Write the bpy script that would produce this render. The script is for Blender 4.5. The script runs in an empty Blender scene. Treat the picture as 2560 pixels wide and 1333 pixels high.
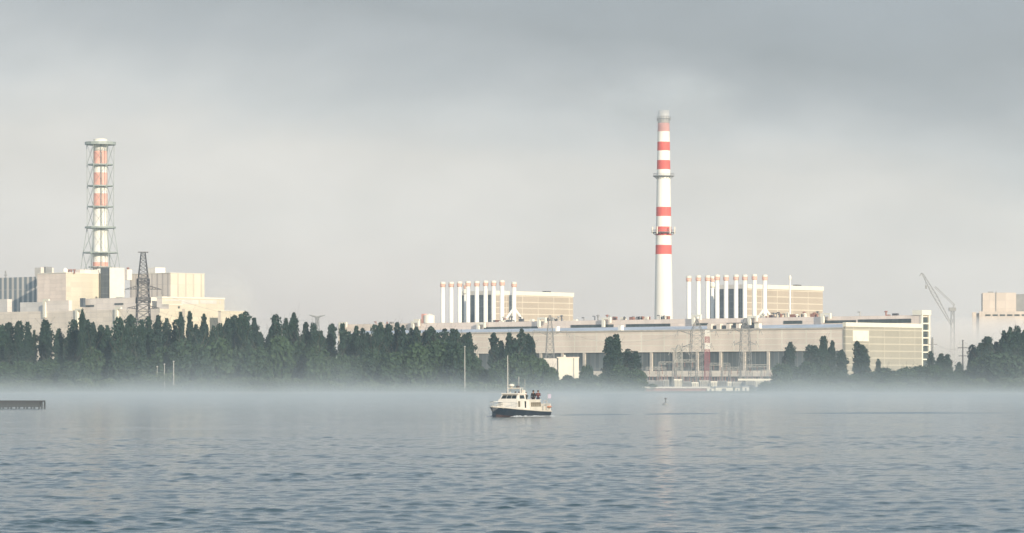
import bpy, math, random
import numpy as np
from mathutils import Vector, Matrix, noise as mn
random.seed(7); np.random.seed(7)
SC = bpy.context.scene
# ------------------------------------------------------------------ camera
K = 1.1e-4          # radians per photograph pixel (2560 wide)
H = 3.6             # camera height above the water
HOR = 962           # horizon row
cd = bpy.data.cameras.new("camera"); cam = bpy.data.objects.new("camera", cd)
SC.collection.objects.link(cam); SC.camera = cam
cam.location = (0, 0, H); cam.rotation_euler = (math.pi/2, 0, 0)
cd.sensor_width = 36; cd.lens = 18/(1280*K); cd.shift_y = (HOR-666.5)/2560
cd.clip_start = 1; cd.clip_end = 9000
# ------------------------------------------------------------------ world, sun, exposure
SUN_AZ, SUN_EL = 27, 17      # degrees: to the right of straight-behind the camera; elevation
W = bpy.data.worlds.new("World"); SC.world = W; W.use_nodes = True
nt = W.node_tree; N = nt.nodes; L = nt.links
for n in list(N): N.remove(n)
def srgb(r, g, b):
    f = lambda c: (c/255/12.92) if c/255 <= .04045 else ((c/255+.055)/1.055)**2.4
    return (f(r), f(g), f(b), 1)
out = N.new('ShaderNodeOutputWorld'); bg = N.new('ShaderNodeBackground'); bg.inputs[1].default_value = .1
sky = N.new('ShaderNodeTexSky'); sky.sky_type = 'NISHITA'; sky.sun_disc = False
sky.sun_elevation = math.radians(SUN_EL)
sky.sun_rotation = math.radians(180-SUN_AZ)
tc = N.new('ShaderNodeTexCoord'); sep = N.new('ShaderNodeSeparateXYZ'); L.new(tc.outputs['Generated'], sep.inputs[0])
def M_(op, a, b=None, c=None):
    n = N.new('ShaderNodeMath'); n.operation = op
    for i, v in enumerate((a, b, c)):
        if v is None: continue
        if isinstance(v, (int, float)): n.inputs[i].default_value = v
        else: L.new(v, n.inputs[i])
    return n.outputs[0]
mp = N.new('ShaderNodeMapping'); mp.inputs['Scale'].default_value = (9, 9, 17); mp.inputs['Location'].default_value = (3.1, 1.7, .4)
L.new(tc.outputs['Generated'], mp.inputs[0])
nz = N.new('ShaderNodeTexNoise'); nz.inputs['Scale'].default_value = 1; nz.inputs['Detail'].default_value = 5; nz.inputs['Roughness'].default_value = .5
nz.inputs['Distortion'].default_value = .35
L.new(mp.outputs[0], nz.inputs['Vector'])
nzc = M_('SUBTRACT', nz.outputs['Fac'], .5)
s = M_('ADD', M_('ADD', sep.outputs['Z'], M_('MULTIPLY', sep.outputs['X'], .11)), M_('MULTIPLY', nzc, .052))
s4 = M_('DIVIDE', M_('ADD', s, .05), 1.05)      # -0.05..1 -> 0..1
s4 = M_('POWER', M_('MAXIMUM', s4, 0.0001), .5)
cr = N.new('ShaderNodeValToRGB'); L.new(s4, cr.inputs[0])
def pos(v): return math.sqrt(max(v+.05, .0001)/1.05)
stops = [(-.05, (212, 203, 197)), (.0, (214, 204, 197)), (.035, (224, 217, 210)), (.058, (217, 212, 206)), (.073, (199, 199, 198)), (.088, (176, 178, 180)), (.104, (159, 162, 165)), (.13, (160, 165, 170)), (.17, (196, 212, 224)), (.45, (188, 206, 222)), (1, (135, 155, 180))]  # brighter band above the view is added to lighten the water reflections
el = cr.color_ramp.elements
while len(el) < len(stops): el.new(.5)
for e, (v, c) in zip(el, stops): e.position = pos(v); e.color = srgb(*c)
# a finer mottling of the cloud
nz2 = N.new('ShaderNodeTexNoise'); nz2.inputs['Scale'].default_value = 2.6; nz2.inputs['Detail'].default_value = 6
L.new(mp.outputs[0], nz2.inputs['Vector'])
mul = N.new('ShaderNodeVectorMath'); mul.operation = 'SCALE'; L.new(cr.outputs[0], mul.inputs[0])
SKYGAIN = 9.05
L.new(M_('MULTIPLY', M_('ADD', M_('MULTIPLY', M_('SUBTRACT', nz2.outputs['Fac'], .5), .28), 1), SKYGAIN), mul.inputs['Scale'])
mx = N.new('ShaderNodeMix'); mx.data_type = 'RGBA'; mx.inputs[0].default_value = .93
L.new(sky.outputs[0], mx.inputs[6]); L.new(mul.outputs[0], mx.inputs[7])
L.new(mx.outputs[2], bg.inputs[0]); L.new(bg.outputs[0], out.inputs[0])
sd = bpy.data.lights.new("sun", 'SUN'); so = bpy.data.objects.new("sun", sd); SC.collection.objects.link(so)
sd.energy = 4.2; sd.angle = math.radians(.6); sd.color = (1, .86, .66)
az = math.radians(SUN_AZ); e_ = math.radians(SUN_EL)
sdir = Vector((math.sin(az)*math.cos(e_), -math.cos(az)*math.cos(e_), math.sin(e_)))
so.rotation_euler = sdir.to_track_quat('Z', 'Y').to_euler()
so.location = (300, -300, 300)
SC.view_settings.view_transform = 'Standard'; SC.view_settings.look = 'None'
SC.view_settings.exposure = .3; SC.view_settings.gamma = 1
SC.cycles.max_bounces = 6; SC.cycles.volume_bounces = 4; SC.cycles.diffuse_bounces = 2; SC.cycles.glossy_bounces = 3
SC.cycles.transparent_max_bounces = 8; SC.cycles.use_denoising = True
SC.cycles.sample_clamp_indirect = 4
# ------------------------------------------------------------------ helpers
C = SC.collection
def wx(px, D): return (px-1280)*K*D
def wz(py, D): return H+(HOR-py)*K*D
def tag(o, label=None, cat=None, group=None, kind=None):
    if label: o['label'] = label
    if cat: o['category'] = cat
    if group: o['group'] = group
    if kind: o['kind'] = kind
    return o
def empty(name, loc, rz=0, **kw):
    o = bpy.data.objects.new(name, None); C.objects.link(o); o.location = loc; o.rotation_euler = (0, 0, rz)
    o.empty_display_size = .5
    return tag(o, **kw)
class MB:
    def __init__(s): s.v = []; s.f = []; s.m = []
    def add(s, vs, fs, m=0):
        b = len(s.v); s.v += [tuple(v) for v in vs]; s.f += [tuple(b+i for i in f) for f in fs]; s.m += [m]*len(fs); return s
    def box(s, x0, x1, y0, y1, z0, z1, m=0):
        x0, x1 = sorted((x0, x1)); y0, y1 = sorted((y0, y1)); z0, z1 = sorted((z0, z1))
        vs = [(x0,y0,z0),(x1,y0,z0),(x1,y1,z0),(x0,y1,z0),(x0,y0,z1),(x1,y0,z1),(x1,y1,z1),(x0,y1,z1)]
        return s.add(vs, [(0,3,2,1),(4,5,6,7),(0,1,5,4),(1,2,6,5),(2,3,7,6),(3,0,4,7)], m)
    def ring(s, pts_list, caps=True, m=0):
        n = len(pts_list[0]); vs = [p for r in pts_list for p in r]; fs = []
        for i in range(len(pts_list)-1):
            for j in range(n):
                a = i*n+j; b = i*n+(j+1) % n; fs.append((a, b, b+n, a+n))
        if caps: fs.append(tuple(reversed(range(n)))); fs.append(tuple(range((len(pts_list)-1)*n, len(pts_list)*n)))
        return s.add(vs, fs, m)
    def lathe(s, cx, cy, prof, n=24, m=0, caps=True):
        return s.ring([[(cx+r*math.cos(2*math.pi*j/n), cy+r*math.sin(2*math.pi*j/n), z) for j in range(n)] for z, r in prof], caps, m)
    def bar(s, p, q, r, n=4, r2=None, m=0):
        p = Vector(p); q = Vector(q); d = (q-p)
        if d.length < 1e-6: return s
        d.normalize(); u = d.cross(Vector((0, 0, 1)))
        if u.length < .01: u = Vector((1, 0, 0))
        u.normalize(); w = d.cross(u); r2 = r if r2 is None else r2
        R = lambda c, rr: [c+u*rr*math.cos(2*math.pi*(j+.5)/n)-w*rr*math.sin(2*math.pi*(j+.5)/n) for j in range(n)]
        return s.ring([R(p, r), R(q, r2)], True, m)
    def path(s, pts, r, n=5, m=0):
        for a, b in zip(pts[:-1], pts[1:]): s.bar(a, b, r, n, m=m)
        return s
    def build(s, name, mat, parent=None, smooth=False, **kw):
        me = bpy.data.meshes.new(name); me.from_pydata(s.v, [], s.f)
        for m in (mat if isinstance(mat, (list, tuple)) else [mat]): me.materials.append(m)
        if any(s.m): me.polygons.foreach_set('material_index', s.m)
        if smooth: me.polygons.foreach_set('use_smooth', [True]*len(me.polygons))
        me.update()
        o = bpy.data.objects.new(name, me); C.objects.link(o)
        if parent: o.parent = parent
        return tag(o, **kw)
def copy_tree(o, parent=None):
    c = o.copy(); C.objects.link(c); c.parent = parent
    for ch in list(o.children): copy_tree(ch, c)
    return c
# ------------------------------------------------------------------ materials
def newmat(name):
    m = bpy.data.materials.new(name); m.use_nodes = True; t = m.node_tree
    return m, t, t.nodes, t.links, t.nodes['Principled BSDF']
def plain(name, col, rough=.7, var=.12, scale=.35, metal=0, zstreak=1.0):
    m, t, n, l, b = newmat(name)
    b.inputs['Roughness'].default_value = rough; b.inputs['Metallic'].default_value = metal
    tcn = n.new('ShaderNodeTexCoord'); mpn = n.new('ShaderNodeMapping'); mpn.inputs['Scale'].default_value = (scale, scale, scale*zstreak)
    nn = n.new('ShaderNodeTexNoise'); nn.inputs['Detail'].default_value = 6; nn.inputs['Scale'].default_value = 1
    l.new(tcn.outputs['Object'], mpn.inputs[0]); l.new(mpn.outputs[0], nn.inputs['Vector'])
    mr = n.new('ShaderNodeMapRange'); mr.inputs[1].default_value = .3; mr.inputs[2].default_value = .7
    mr.inputs[3].default_value = 1-var; mr.inputs[4].default_value = 1+var; l.new(nn.outputs['Fac'], mr.inputs[0])
    vm = n.new('ShaderNodeVectorMath'); vm.operation = 'SCALE'; vm.inputs[0].default_value = col[:3]; l.new(mr.outputs[0], vm.inputs['Scale'])
    l.new(vm.outputs[0], b.inputs['Base Color'])
    return m
def panel(name, col, line, dz=3.0, dx=6.0, lw=.12, lwx=.05, var=.1, rough=.75, brick=.06, col2=None, glass=0):
    """cladding panels: object-space joints every dz in height and dx along the wall"""
    m, t, n, l, b = newmat(name); b.inputs['Roughness'].default_value = rough
    tcn = n.new('ShaderNodeTexCoord'); sp = n.new('ShaderNodeSeparateXYZ'); l.new(tcn.outputs['Object'], sp.inputs[0])
    def mm(op, a, bb=None):
        q = n.new('ShaderNodeMath'); q.operation = op
        for i, v in enumerate((a, bb)):
            if v is None: continue
            if isinstance(v, (int, float)): q.inputs[i].default_value = v
            else: l.new(v, q.inputs[i])
        return q.outputs[0]
    xy = mm('ADD', sp.outputs['X'], sp.outputs['Y'])
    fz = mm('LESS_THAN', mm('FRACT', mm('DIVIDE', mm('ADD', sp.outputs['Z'], 500.0), dz)), lw)
    fx = mm('LESS_THAN', mm('FRACT', mm('DIVIDE', mm('ADD', xy, 5000.0), dx)), lwx)
    ln = mm('MAXIMUM', fz, fx)
    # per-panel tone
    cz = mm('FLOOR', mm('DIVIDE', mm('ADD', sp.outputs['Z'], 500.0), dz)); cx = mm('FLOOR', mm('DIVIDE', mm('ADD', xy, 5000.0), dx))
    cb = n.new('ShaderNodeCombineXYZ'); l.new(cz, cb.inputs[0]); l.new(cx, cb.inputs[1])
    wn = n.new('ShaderNodeTexWhiteNoise'); l.new(cb.outputs[0], wn.inputs['Vector'])
    mpn = n.new('ShaderNodeMapping'); mpn.inputs['Scale'].default_value = (.12, .12, .03)
    nn = n.new('ShaderNodeTexNoise'); nn.inputs['Detail'].default_value = 5; nn.inputs['Scale'].default_value = 1
    l.new(tcn.outputs['Object'], mpn.inputs[0]); l.new(mpn.outputs[0], nn.inputs['Vector'])
    tone = mm('ADD', mm('ADD', 1.0, mm('MULTIPLY', mm('SUBTRACT', wn.outputs[0], .5), brick*2)), mm('MULTIPLY', mm('SUBTRACT', nn.outputs['Fac'], .5), var*4))
    mxn = n.new('ShaderNodeMix'); mxn.data_type = 'RGBA'; l.new(ln, mxn.inputs[0])
    mxn.inputs[6].default_value = (*col, 1); mxn.inputs[7].default_value = (*line, 1)
    vm = n.new('ShaderNodeVectorMath'); vm.operation = 'SCALE'; l.new(mxn.outputs[2], vm.inputs[0]); l.new(tone, vm.inputs['Scale'])
    l.new(vm.outputs[0], b.inputs['Base Color'])
    return m
def ribbed(name, c1, c2, dx=4.0, w=.5, dz=12.0):
    return panel(name, c1, c2, dz=dz, dx=dx, lw=.015, lwx=w, var=.08, brick=.05)
M = {}
M['hallwall'] = panel('hall_cladding', (.87, .745, .64), (.92, .84, .72), dz=3.0, dx=16, lw=.14, lwx=.05, var=.13, brick=.05)
M['upwall'] = panel('upper_cladding', (.88, .75, .65), (.74, .62, .54), dz=2.4, dx=6, lw=.07, lwx=.03)
M['pale'] = panel('pale_concrete', (.84, .74, .64), (.68, .60, .54), dz=3.0, dx=6, lw=.06, lwx=.03)
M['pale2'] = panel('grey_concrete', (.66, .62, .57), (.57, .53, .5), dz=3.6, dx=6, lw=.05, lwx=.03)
M['farwall'] = panel('far_concrete', (.60, .52, .45), (.52, .45, .40), dz=6.0, dx=12, lw=.05, lwx=.03)
M['grid'] = panel('glazed_grid', (.38, .355, .295), (.54, .50, .41), dz=3.6, dx=13.0, lw=.16, lwx=.03, var=.05, brick=.05)
M['rgrid'] = panel('reactor_grid', (.47, .40, .325), (.66, .59, .48), dz=3.6, dx=14.0, lw=.15, lwx=.03, var=.05, brick=.05)
M['cream'] = plain('cream_trim', (.84, .80, .68), var=.05)
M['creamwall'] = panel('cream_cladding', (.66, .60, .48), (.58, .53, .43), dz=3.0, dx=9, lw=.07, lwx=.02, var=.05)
M['slate'] = panel('slate_glazing_and_shade', (.085, .10, .12), (.16, .18, .20), dz=4.0, dx=4.0, lw=.08, lwx=.1, rough=.35, brick=.12)
M['band'] = panel('window_band', (.06, .075, .075), (.10, .115, .11), dz=8.0, dx=3.2, lw=.04, lwx=.14, rough=.3, brick=.2)
M['tallwin'] = panel('tall_windows', (.10, .115, .12), (.19, .19, .185), dz=30.0, dx=3.1, lw=.01, lwx=.16, rough=.35, brick=.3)
M['pil'] = plain('pilaster_concrete', (.60, .54, .47))
M['roof'] = plain('roof_felt', (.36, .38, .42), var=.15, scale=.1)
M['roofglass'] = plain('roof_strip', (.50, .53, .58), var=.15, scale=.08, rough=.5)
M['stripewall'] = ribbed('striped_cladding', (.22, .25, .28), (.62, .58, .54), dx=5.2, w=.45)
M['ribpale'] = ribbed('ribbed_cladding', (.74, .66, .58), (.52, .46, .42), dx=5.0, w=.28)
M['ribcream'] = ribbed('ribbed_cream', (.70, .64, .52), (.56, .51, .42), dx=6.5, w=.2)
M['white'] = plain('white_paint', (.86, .84, .78), var=.05, scale=.15, zstreak=.3)
M['red'] = plain('red_paint', (.66, .13, .11), var=.12, scale=.2)
M['pink'] = plain('faded_red_paint', (.80, .42, .34), var=.15, scale=.25, zstreak=.5)
M['topred'] = plain('cloud_paled_red_paint', (.66, .36, .34), var=.15, scale=.2)  # paler red: the fade into cloud is mixed into the colour
M['topwhite'] = plain('cloud_greyed_white_paint', (.72, .70, .68), var=.15, scale=.2)  # greyed white: cloud veil over the shaft top put into the colour
M['capred'] = plain('rusty_cap', (.74, .46, .37), var=.2, scale=1)
M['steelg'] = plain('green_grey_steel', (.33, .37, .35), rough=.6)
M['steel'] = plain('galvanised_steel', (.26, .26, .26), rough=.6)
M['dark'] = plain('dark_steel', (.10, .10, .11), rough=.6)
M['rust'] = plain('rusty_steel', (.30, .15, .12), rough=.8, var=.3)
M['redlat'] = plain('red_lattice', (.34, .11, .13))
M['tarred'] = plain('tarred_timber', (.035, .036, .038), rough=.9)
M['wood'] = plain('bark', (.10, .085, .065), rough=.9, scale=2)
M['pole'] = plain('concrete_pole', (.42, .41, .38))
# ------------------------------------------------------------------ ground
def fbm(x, y, z=0, o=4): return mn.fractal(Vector((x, y, z)), 1.0, 2.0, o)
def build_ground():
    xs = sorted(set([-1500, -1100, -800, -600]+list(range(-480, 481, 12))+[600, 800, 1100, 1500]))
    ys = [1486, 1492, 1498, 1501, 1504, 1510, 1520, 1540, 1570, 1620, 1700, 1800, 1950, 2150, 2400, 2800, 3300, 3900]
    vs = []; fs = []
    for y in ys:
        for x in xs:
            sh = 5*fbm(x*.01, 3.3)+2*fbm(x*.05, 1.2)
            d = (y+sh)-1500
            z = -1.2 if d < -8 else (-1.2+(d+8)*.17 if d < 4 else .84+min(1.9, (d-4)*.012))
            vs.append((x, y, z+.12*fbm(x*.08, y*.08)))
    n = len(xs)
    for i in range(len(ys)-1):
        for j in range(n-1): fs.append((i*n+j, i*n+j+1, (i+1)*n+j+1, (i+1)*n+j))
    m, t, nn, l, b = newmat('grassy_ground'); b.inputs['Roughness'].default_value = .95
    a = nn.new('ShaderNodeTexNoise'); a.inputs['Scale'].default_value = .05; a.inputs['Detail'].default_value = 8
    tcn = nn.new('ShaderNodeTexCoord'); l.new(tcn.outputs['Object'], a.inputs['Vector'])
    r = nn.new('ShaderNodeValToRGB'); l.new(a.outputs['Fac'], r.inputs[0]); l.new(r.outputs[0], b.inputs['Base Color'])
    r.color_ramp.elements[0].position = .35; r.color_ramp.elements[0].color = (.06, .09, .03, 1)
    r.color_ramp.elements[1].position = .65; r.color_ramp.elements[1].color = (.20, .18, .11, 1)
    MB().add(vs, fs).build('ground', m, smooth=True, kind='structure')
build_ground()
# ------------------------------------------------------------------ water
def build_water():
    rows = [-60, -20, 10, 30, 50, 62]
    y = 70.0
    while y < 1520:
        rows.append(y); y += max(.075, .00085*y)*(1+max(0, (y-300)/380))
    rows = np.array(rows)
    core = np.linspace(-.185, .185, 560)
    outer = np.array([.21, .25, .3, .4, .6, 1, 2, 6, 20])
    cols = np.concatenate((-outer[::-1], core, outer))
    Y = rows[:, None]+0*cols[None, :]
    span = np.maximum(np.abs(Y), 70)
    X = cols[None, :]*span
    X = np.clip(X, -2600, 2600)
    Z = np.zeros_like(X)
    rng = np.random.RandomState(3)
    # gust patches
    def low(X, Y, s, seed):
        r = np.random.RandomState(seed); o = np.zeros_like(X)
        for i in range(14):
            a = r.uniform(0, 6.28); k = 2*np.pi/(s*r.uniform(.5, 2.2)); o += np.sin(k*(np.cos(a)*X*.45+np.sin(a)*Y)+r.uniform(0, 6.28))
        return o/3.0
    gust = np.clip(1+.38*low(X, Y, 36, 5)+.2*low(X, Y, 11, 9), .3, 2.2)
    DY = np.gradient(rows)[:, None]
    def field(n, l0, ratio, spread):
        G = np.zeros_like(X); tot = 0
        for i in range(n):
            lam = l0*(ratio**rng.uniform(0, 1)); a = rng.normal(math.radians(84), spread)
            k = 2*math.pi/lam; w = (lam/l0)**.5; tot += w*w/2
            G += w*np.sin(k*(np.cos(a)*X+np.sin(a)*Y)+rng.uniform(0, 2*math.pi))*np.clip(lam/(3.0*DY)-.6, 0, 1)
        return G/math.sqrt(tot)
    G = field(80, .34, 3.2, .42); G2 = field(24, .22, 2.2, .9); G3 = field(14, 2.0, 2.6, .5)
    Z = .0032*G+.0011*G2+.0034*G3+.0165*np.maximum(G+.3*G3-1.05, 0)**1.1
    Z *= gust
    Z *= np.clip((Y-62)/10, 0, 1)*np.clip(1-(Y-650)/300, 0, 1)
    Z *= np.clip((.2-np.abs(cols[None, :]))/.012, 0, 1)
    nr, nc = X.shape
    co = np.stack((X, Y, Z), -1).reshape(-1, 3).astype(np.float32)
    idx = np.arange(nr*nc).reshape(nr, nc)
    q = np.stack((idx[:-1, :-1], idx[:-1, 1:], idx[1:, 1:], idx[1:, :-1]), -1).reshape(-1, 4).astype(np.int32)
    me = bpy.data.meshes.new('water'); me.vertices.add(len(co)); me.vertices.foreach_set('co', co.ravel())
    me.loops.add(q.size); me.loops.foreach_set('vertex_index', q.ravel())
    me.polygons.add(len(q)); me.polygons.foreach_set('loop_start', np.arange(0, q.size, 4, dtype=np.int32))
    me.polygons.foreach_set('use_smooth', np.ones(len(q), bool)); me.update(calc_edges=True)
    m, t, nn, l, b = newmat('lake_water')
    b.inputs['Base Color'].default_value = (.022, .056, .068, 1); b.inputs['Roughness'].default_value = .10; b.inputs['IOR'].default_value = 1.33
    tcn = nn.new('ShaderNodeTexCoord'); mpn = nn.new('ShaderNodeMapping'); mpn.inputs['Scale'].default_value = (1.3, 4.2, 1)
    no = nn.new('ShaderNodeTexNoise'); no.inputs['Scale'].default_value = 1; no.inputs['Detail'].default_value = 4; no.inputs['Roughness'].default_value = .6
    bp = nn.new('ShaderNodeBump'); bp.inputs['Strength'].default_value = 1; bp.inputs['Distance'].default_value = .038
    l.new(tcn.outputs['Object'], mpn.inputs[0]); l.new(mpn.outputs[0], no.inputs['Vector']); l.new(no.outputs['Fac'], bp.inputs['Height']); l.new(bp.outputs[0], b.inputs['Normal'])
    me.materials.append(m)
    o = bpy.data.objects.new('water', me); C.objects.link(o); tag(o, kind='structure')
build_water()
# ------------------------------------------------------------------ haze and mist (volumes)
def volmat(name, col, dens, aniso=0.0, absb=None):
    m = bpy.data.materials.new(name); m.use_nodes = True; t = m.node_tree
    for n in list(t.nodes): t.nodes.remove(n)
    o = t.nodes.new('ShaderNodeOutputMaterial'); v = t.nodes.new('ShaderNodeVolumePrincipled')
    v.inputs['Color'].default_value = (*col, 1); v.inputs['Density'].default_value = dens; v.inputs['Anisotropy'].default_value = aniso
    t.links.new(v.outputs[0], o.inputs['Volume']); return m
# ------------------------------------------------------------------ plant frame (c = back into the site, t = along the facade to the left)
TH = math.radians(43); ct, st = math.cos(TH), math.sin(TH)
C0 = (wx(2110, 1850), 1850.0)
RZ = math.radians(47)
def PW(c, t): return (C0[0]+st*c-ct*t, C0[1]+ct*c+st*t)
def solve_t(c, px):      # t on the facade-parallel plane at depth c that shows at column px
    a = (px-1280)*K; X0, Y0 = PW(c, 0); return (X0-a*Y0)/(ct+a*st)
def solve_c(t, px):
    a = (px-1280)*K; X0, Y0 = PW(0, t); return (a*Y0-X0)/(st-a*ct)
def zc(c, t, py): return wz(py, PW(c, t)[1])
GZ = 2.2                # ground level on the site
def root_at(name, c, t, **kw):
    x, y = PW(c, t); return empty(name, (x, y, GZ), RZ, **kw)
# local building coordinates: x = c-offset, y = t-offset, z above GZ
def hall():
    T = solve_t(0, 845); ce = solve_c(0, 2300); zt = lambda py: zc(0, 0, py)-GZ
    r = root_at('turbine_hall', 0, 0, label='long low beige turbine hall with dark window strips standing behind the poplars', cat='industrial hall')
    ze = zt(822); zp = zt(806)
    z1, z2, z3, z4 = zt(877), zt(926), zt(941), zt(955)
    MB().box(0, 3, 0, T, z1, ze).build('upper_wall', M['hallwall'], r)
    MB().box(-.35, 2.6, -.0, T, ze, ze+.7).build('eave', M['pil'], r)
    MB().box(.8, 3, .3, T, z2, z1).build('window_strip', M['tallwin'], r)
    for i in range(int(T/16)): MB().box(.1, .8, 1+i*16, 2.6+i*16, z2, z1).build('pilaster', M['pil'], r)
    MB().box(-2.5, 3, .4, T, z3, z2-.002).build('apron_band', M['pale'], r)
    MB().box(.4, 3, .5, T, 0, z3-.002).build('ground_floor', M['tallwin'], r)
    MB().add([(2.7, .3, ze+.25), (22, .3, zp-.4), (22, T, zp-.4), (2.7, T, ze+.25), (2.7, .3, ze-.4), (22, .3, ze-.4), (22, T, ze-.4), (2.7, T, ze-.4)],
             [(0, 1, 2, 3), (0, 3, 7, 4), (1, 5, 6, 2), (0, 4, 5, 1), (3, 2, 6, 7), (4, 7, 6, 5)]).build('sloping_roof', M['roofglass'], r)
    MB().box(22.01, ce-.5, .3, T, ze-.4, zp-.5).build('flat_roof', M['roof'], r)
    # end wall
    MB().box(-.3, ce, -1.2, .25, -2, zp-2.2).build('end_wall', M['grid'], r)
    MB().box(-.5, ce+.3, -1.6, .5, zp-2.198, zp).build('parapet', M['cream'], r)
    xa, xb = solve_c(0, 2127), solve_c(0, 2166)
    MB().box(xa, xb, -1.5, -1.15, zt(853), zt(826)).build('square_panel', M['cream'], r)
    # clutter on the slope: small huts along the eave, light and dark
    for pxa, pxb, mt in ((1768, 1778, 'pale'), (1791, 1800, 'pale'), (1815, 1824, 'pale'), (1840, 1848, 'pale'), (1886, 1897, 'cream'), (1545, 1552, 'white'), (1388, 1392, 'white')):
        ta, tb = solve_t(4, pxb), solve_t(4, pxa)
        MB().box(4, 6.5, ta, tb, ze-.3, ze+3.3).box(3.9, 6.6, ta-.1, tb+.1, ze+3.302, ze+3.5).build('roof_hut', M[mt], r)
    for pxa, pxb in ((1779, 1790), (1802, 1813), (1826, 1838), (1850, 1884)):
        ta, tb = solve_t(5, pxb), solve_t(5, pxa)
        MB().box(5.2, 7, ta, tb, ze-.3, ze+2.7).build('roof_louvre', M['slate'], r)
    return T, ce
HT, HC = hall()
def upper():
    c0 = HC+.6
    X, Y = PW(c0, 0); c1 = solve_c(0, 2321)
    r = root_at('deaerator_building', c0, 0, label='long narrow upper building with window strips, directly behind the turbine hall roof', cat='industrial hall')
    zt = lambda py: zc(c0, 0, py)-GZ
    T = solve_t(c0, 845); top = zt(788); w = c1-c0
    MB().box(0, w, 0, T, 0, top).build('wall', M['upwall'], r)
    MB().box(-.5, w+.8, -1.2, 5, top+.002, top+2.6).build('cornice', M['cream'], r)
    # strip windows
    for pa, pb, ya, yb in ((1210, 1345, 817, 821), (1427, 1534, 812, 817), (1565, 1676, 810, 815), (1740, 1770, 808, 812), (1817, 1896, 807, 811), (1959, 2006, 802, 808), (2062, 2140, 801, 806), (2145, 2278, 798, 806)):
        ta, tb = solve_t(c0, pb), solve_t(c0, pa); zz = lambda py: zc(c0, (ta+tb)/2, py)-GZ
        MB().box(-.15, .5, ta, tb, zz(yb)-.4, zz(ya)).build('strip_window', M['band'], r)
    # end face bays
    MB().box(w-.9, w+.3, -1.0, -.002, 0, top).build('corner_pier', M['cream'], r)
    MB().box(-.3, .7, -1.0, -.002, 0, top).build('corner_pier', M['cream'], r)
    z = top-1.0; i = 0
    while z > 4:
        MB().box(.75, w-.95, -.35, -.004, z-3.0, z).build('bay_window', M['band'], r)
        MB().box(.72, w-.92, -.9, -.006, z-3.7, z-3.004).build('bay_spandrel', M['cream'], r)
        z -= 3.75; i += 1
    # pipes rising at the front wall
    for px, yt in ((850, 806), (1031, 803), (1195, 807), (1347, 794), (1508, 794), (1733, 787), (1873, 790), (2056, 783)):
        t = solve_t(c0-2, px); zz = lambda py: zc(c0-2, t, py)-GZ
        b = MB(); zt_ = zz(yt)
        b.box(-2.4, -1.2, t-.9, t+.9, zz(yt+24), zt_); b.box(-2.4, -1.2, t-5.5, t-.902, zt_-1.1, zt_); b.box(-2.4, -1.2, t-5.5, t-4.5, zt_-3, zt_-1.102)
        b.build('vent_duct', M['cream'], r)
    # roof clutter
    rs = random.Random(4)
    mats = ['steel', 'rust', 'cream', 'pole', 'dark', 'rust']
    spots = [rs.uniform(1225, 1420) for _ in range(26)]+[rs.uniform(1510, 1680) for _ in range(26)]+[rs.uniform(1900, 2050) for _ in range(28)]+[1460, 1440, 1487, 1495, 2215, 2220, 2150, 2240, 940, 955, 968, 980]
    for px in spots:
        cc = rs.uniform(1, w-1.5); t = solve_t(c0+cc, px); h = rs.uniform(.8, 2.6); k = rs.randrange(4); b = MB()
        if k == 0: b.lathe(cc, t, [(top-.1, .4), (top+h, .4), (top+h+.05, 1.0), (top+h+.5, .9), (top+h+.8, .1)], 8)
        elif k == 1: b.box(cc-.8, cc+.8, t-rs.uniform(.8, 2), t+rs.uniform(.8, 2), top-.1, top+h*.8)
        elif k == 2: b.bar((cc, t, top-.1), (cc, t, top+h), .3, 6).bar((cc, t-.3, top+h), (cc, t+1.6, top+h), .3, 6)
        else: b.lathe(cc, t, [(top-.1, .5), (top+h*.8, .5), (top+h*.8+.3, .1)], 8)
        b.build('roof_vent', M[mats[rs.randrange(6)]], r)
    # tanks and box on the left part of the roof
    t = solve_t(c0, 1065); b = MB(); tt = solve_t(c0, 1050)
    b.lathe(w*.4, t, [(top, 3.2), (top+4.5, 3.2), (top+5.6, .5)], 16); b.box(0, w*.7, solve_t(c0, 1048), solve_t(c0, 1034), top+.003, top+2.4)
    b.build('roof_tank', M['cream'], r)
    b = MB(); b.box(.5, w, solve_t(c0, 1060), solve_t(c0, 1052), top+.004, top+5.5).build('roof_plant_room', M['pink'], r)
upper()
# reactor blocks with stacks
def reactor(name, xl, xc, xr, ytop, cc, lab):
    t0 = solve_t(cc, xc); T = solve_t(cc, xl)-t0
    Cc = solve_c(t0, xr)-cc
    r = root_at('reactor_block', cc, t0, label=lab, cat='industrial building', group='reactor halls behind the ventilation stacks')
    top = zc(cc, t0, ytop)-GZ
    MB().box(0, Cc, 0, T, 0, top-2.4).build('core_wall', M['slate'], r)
    MB().box(-.25, .9, -.5, T+.3, top-2.398, top).build('left_cornice', M['pale2'], r)
    gap0, gap1 = Cc*.205, Cc*.26
    MB().box(0, gap0, -.6, -.002, 0, top-2.4).build('grid_wall', M['rgrid'], r)
    MB().box(-.02, gap0+.2, -1.0, -.55, top-2.398, top+.01).build('cornice', M['cream'], r)
    MB().box(gap1, Cc, -.6, -.002, 0, top-2.4).build('grid_wall', M['rgrid'], r)
    MB().box(gap1-.2, Cc+.4, -1.0, -.3, top-2.398, top+.01).build('cornice', M['cream'], r)
    MB().box(.91, Cc, -.25, T, top-2.397, top-1.2).build('roof', M['roof'], r)
    MB().box(Cc*.7, Cc*.76, 2, 5, top-1.19, top+.8).build('roof_vent', M['dark'], r)
CR = HC+22
reactor('a', 1152, 1228, 1431, 727, CR+24, 'grey-beige gridded reactor building behind the left group of white stacks')
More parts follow.
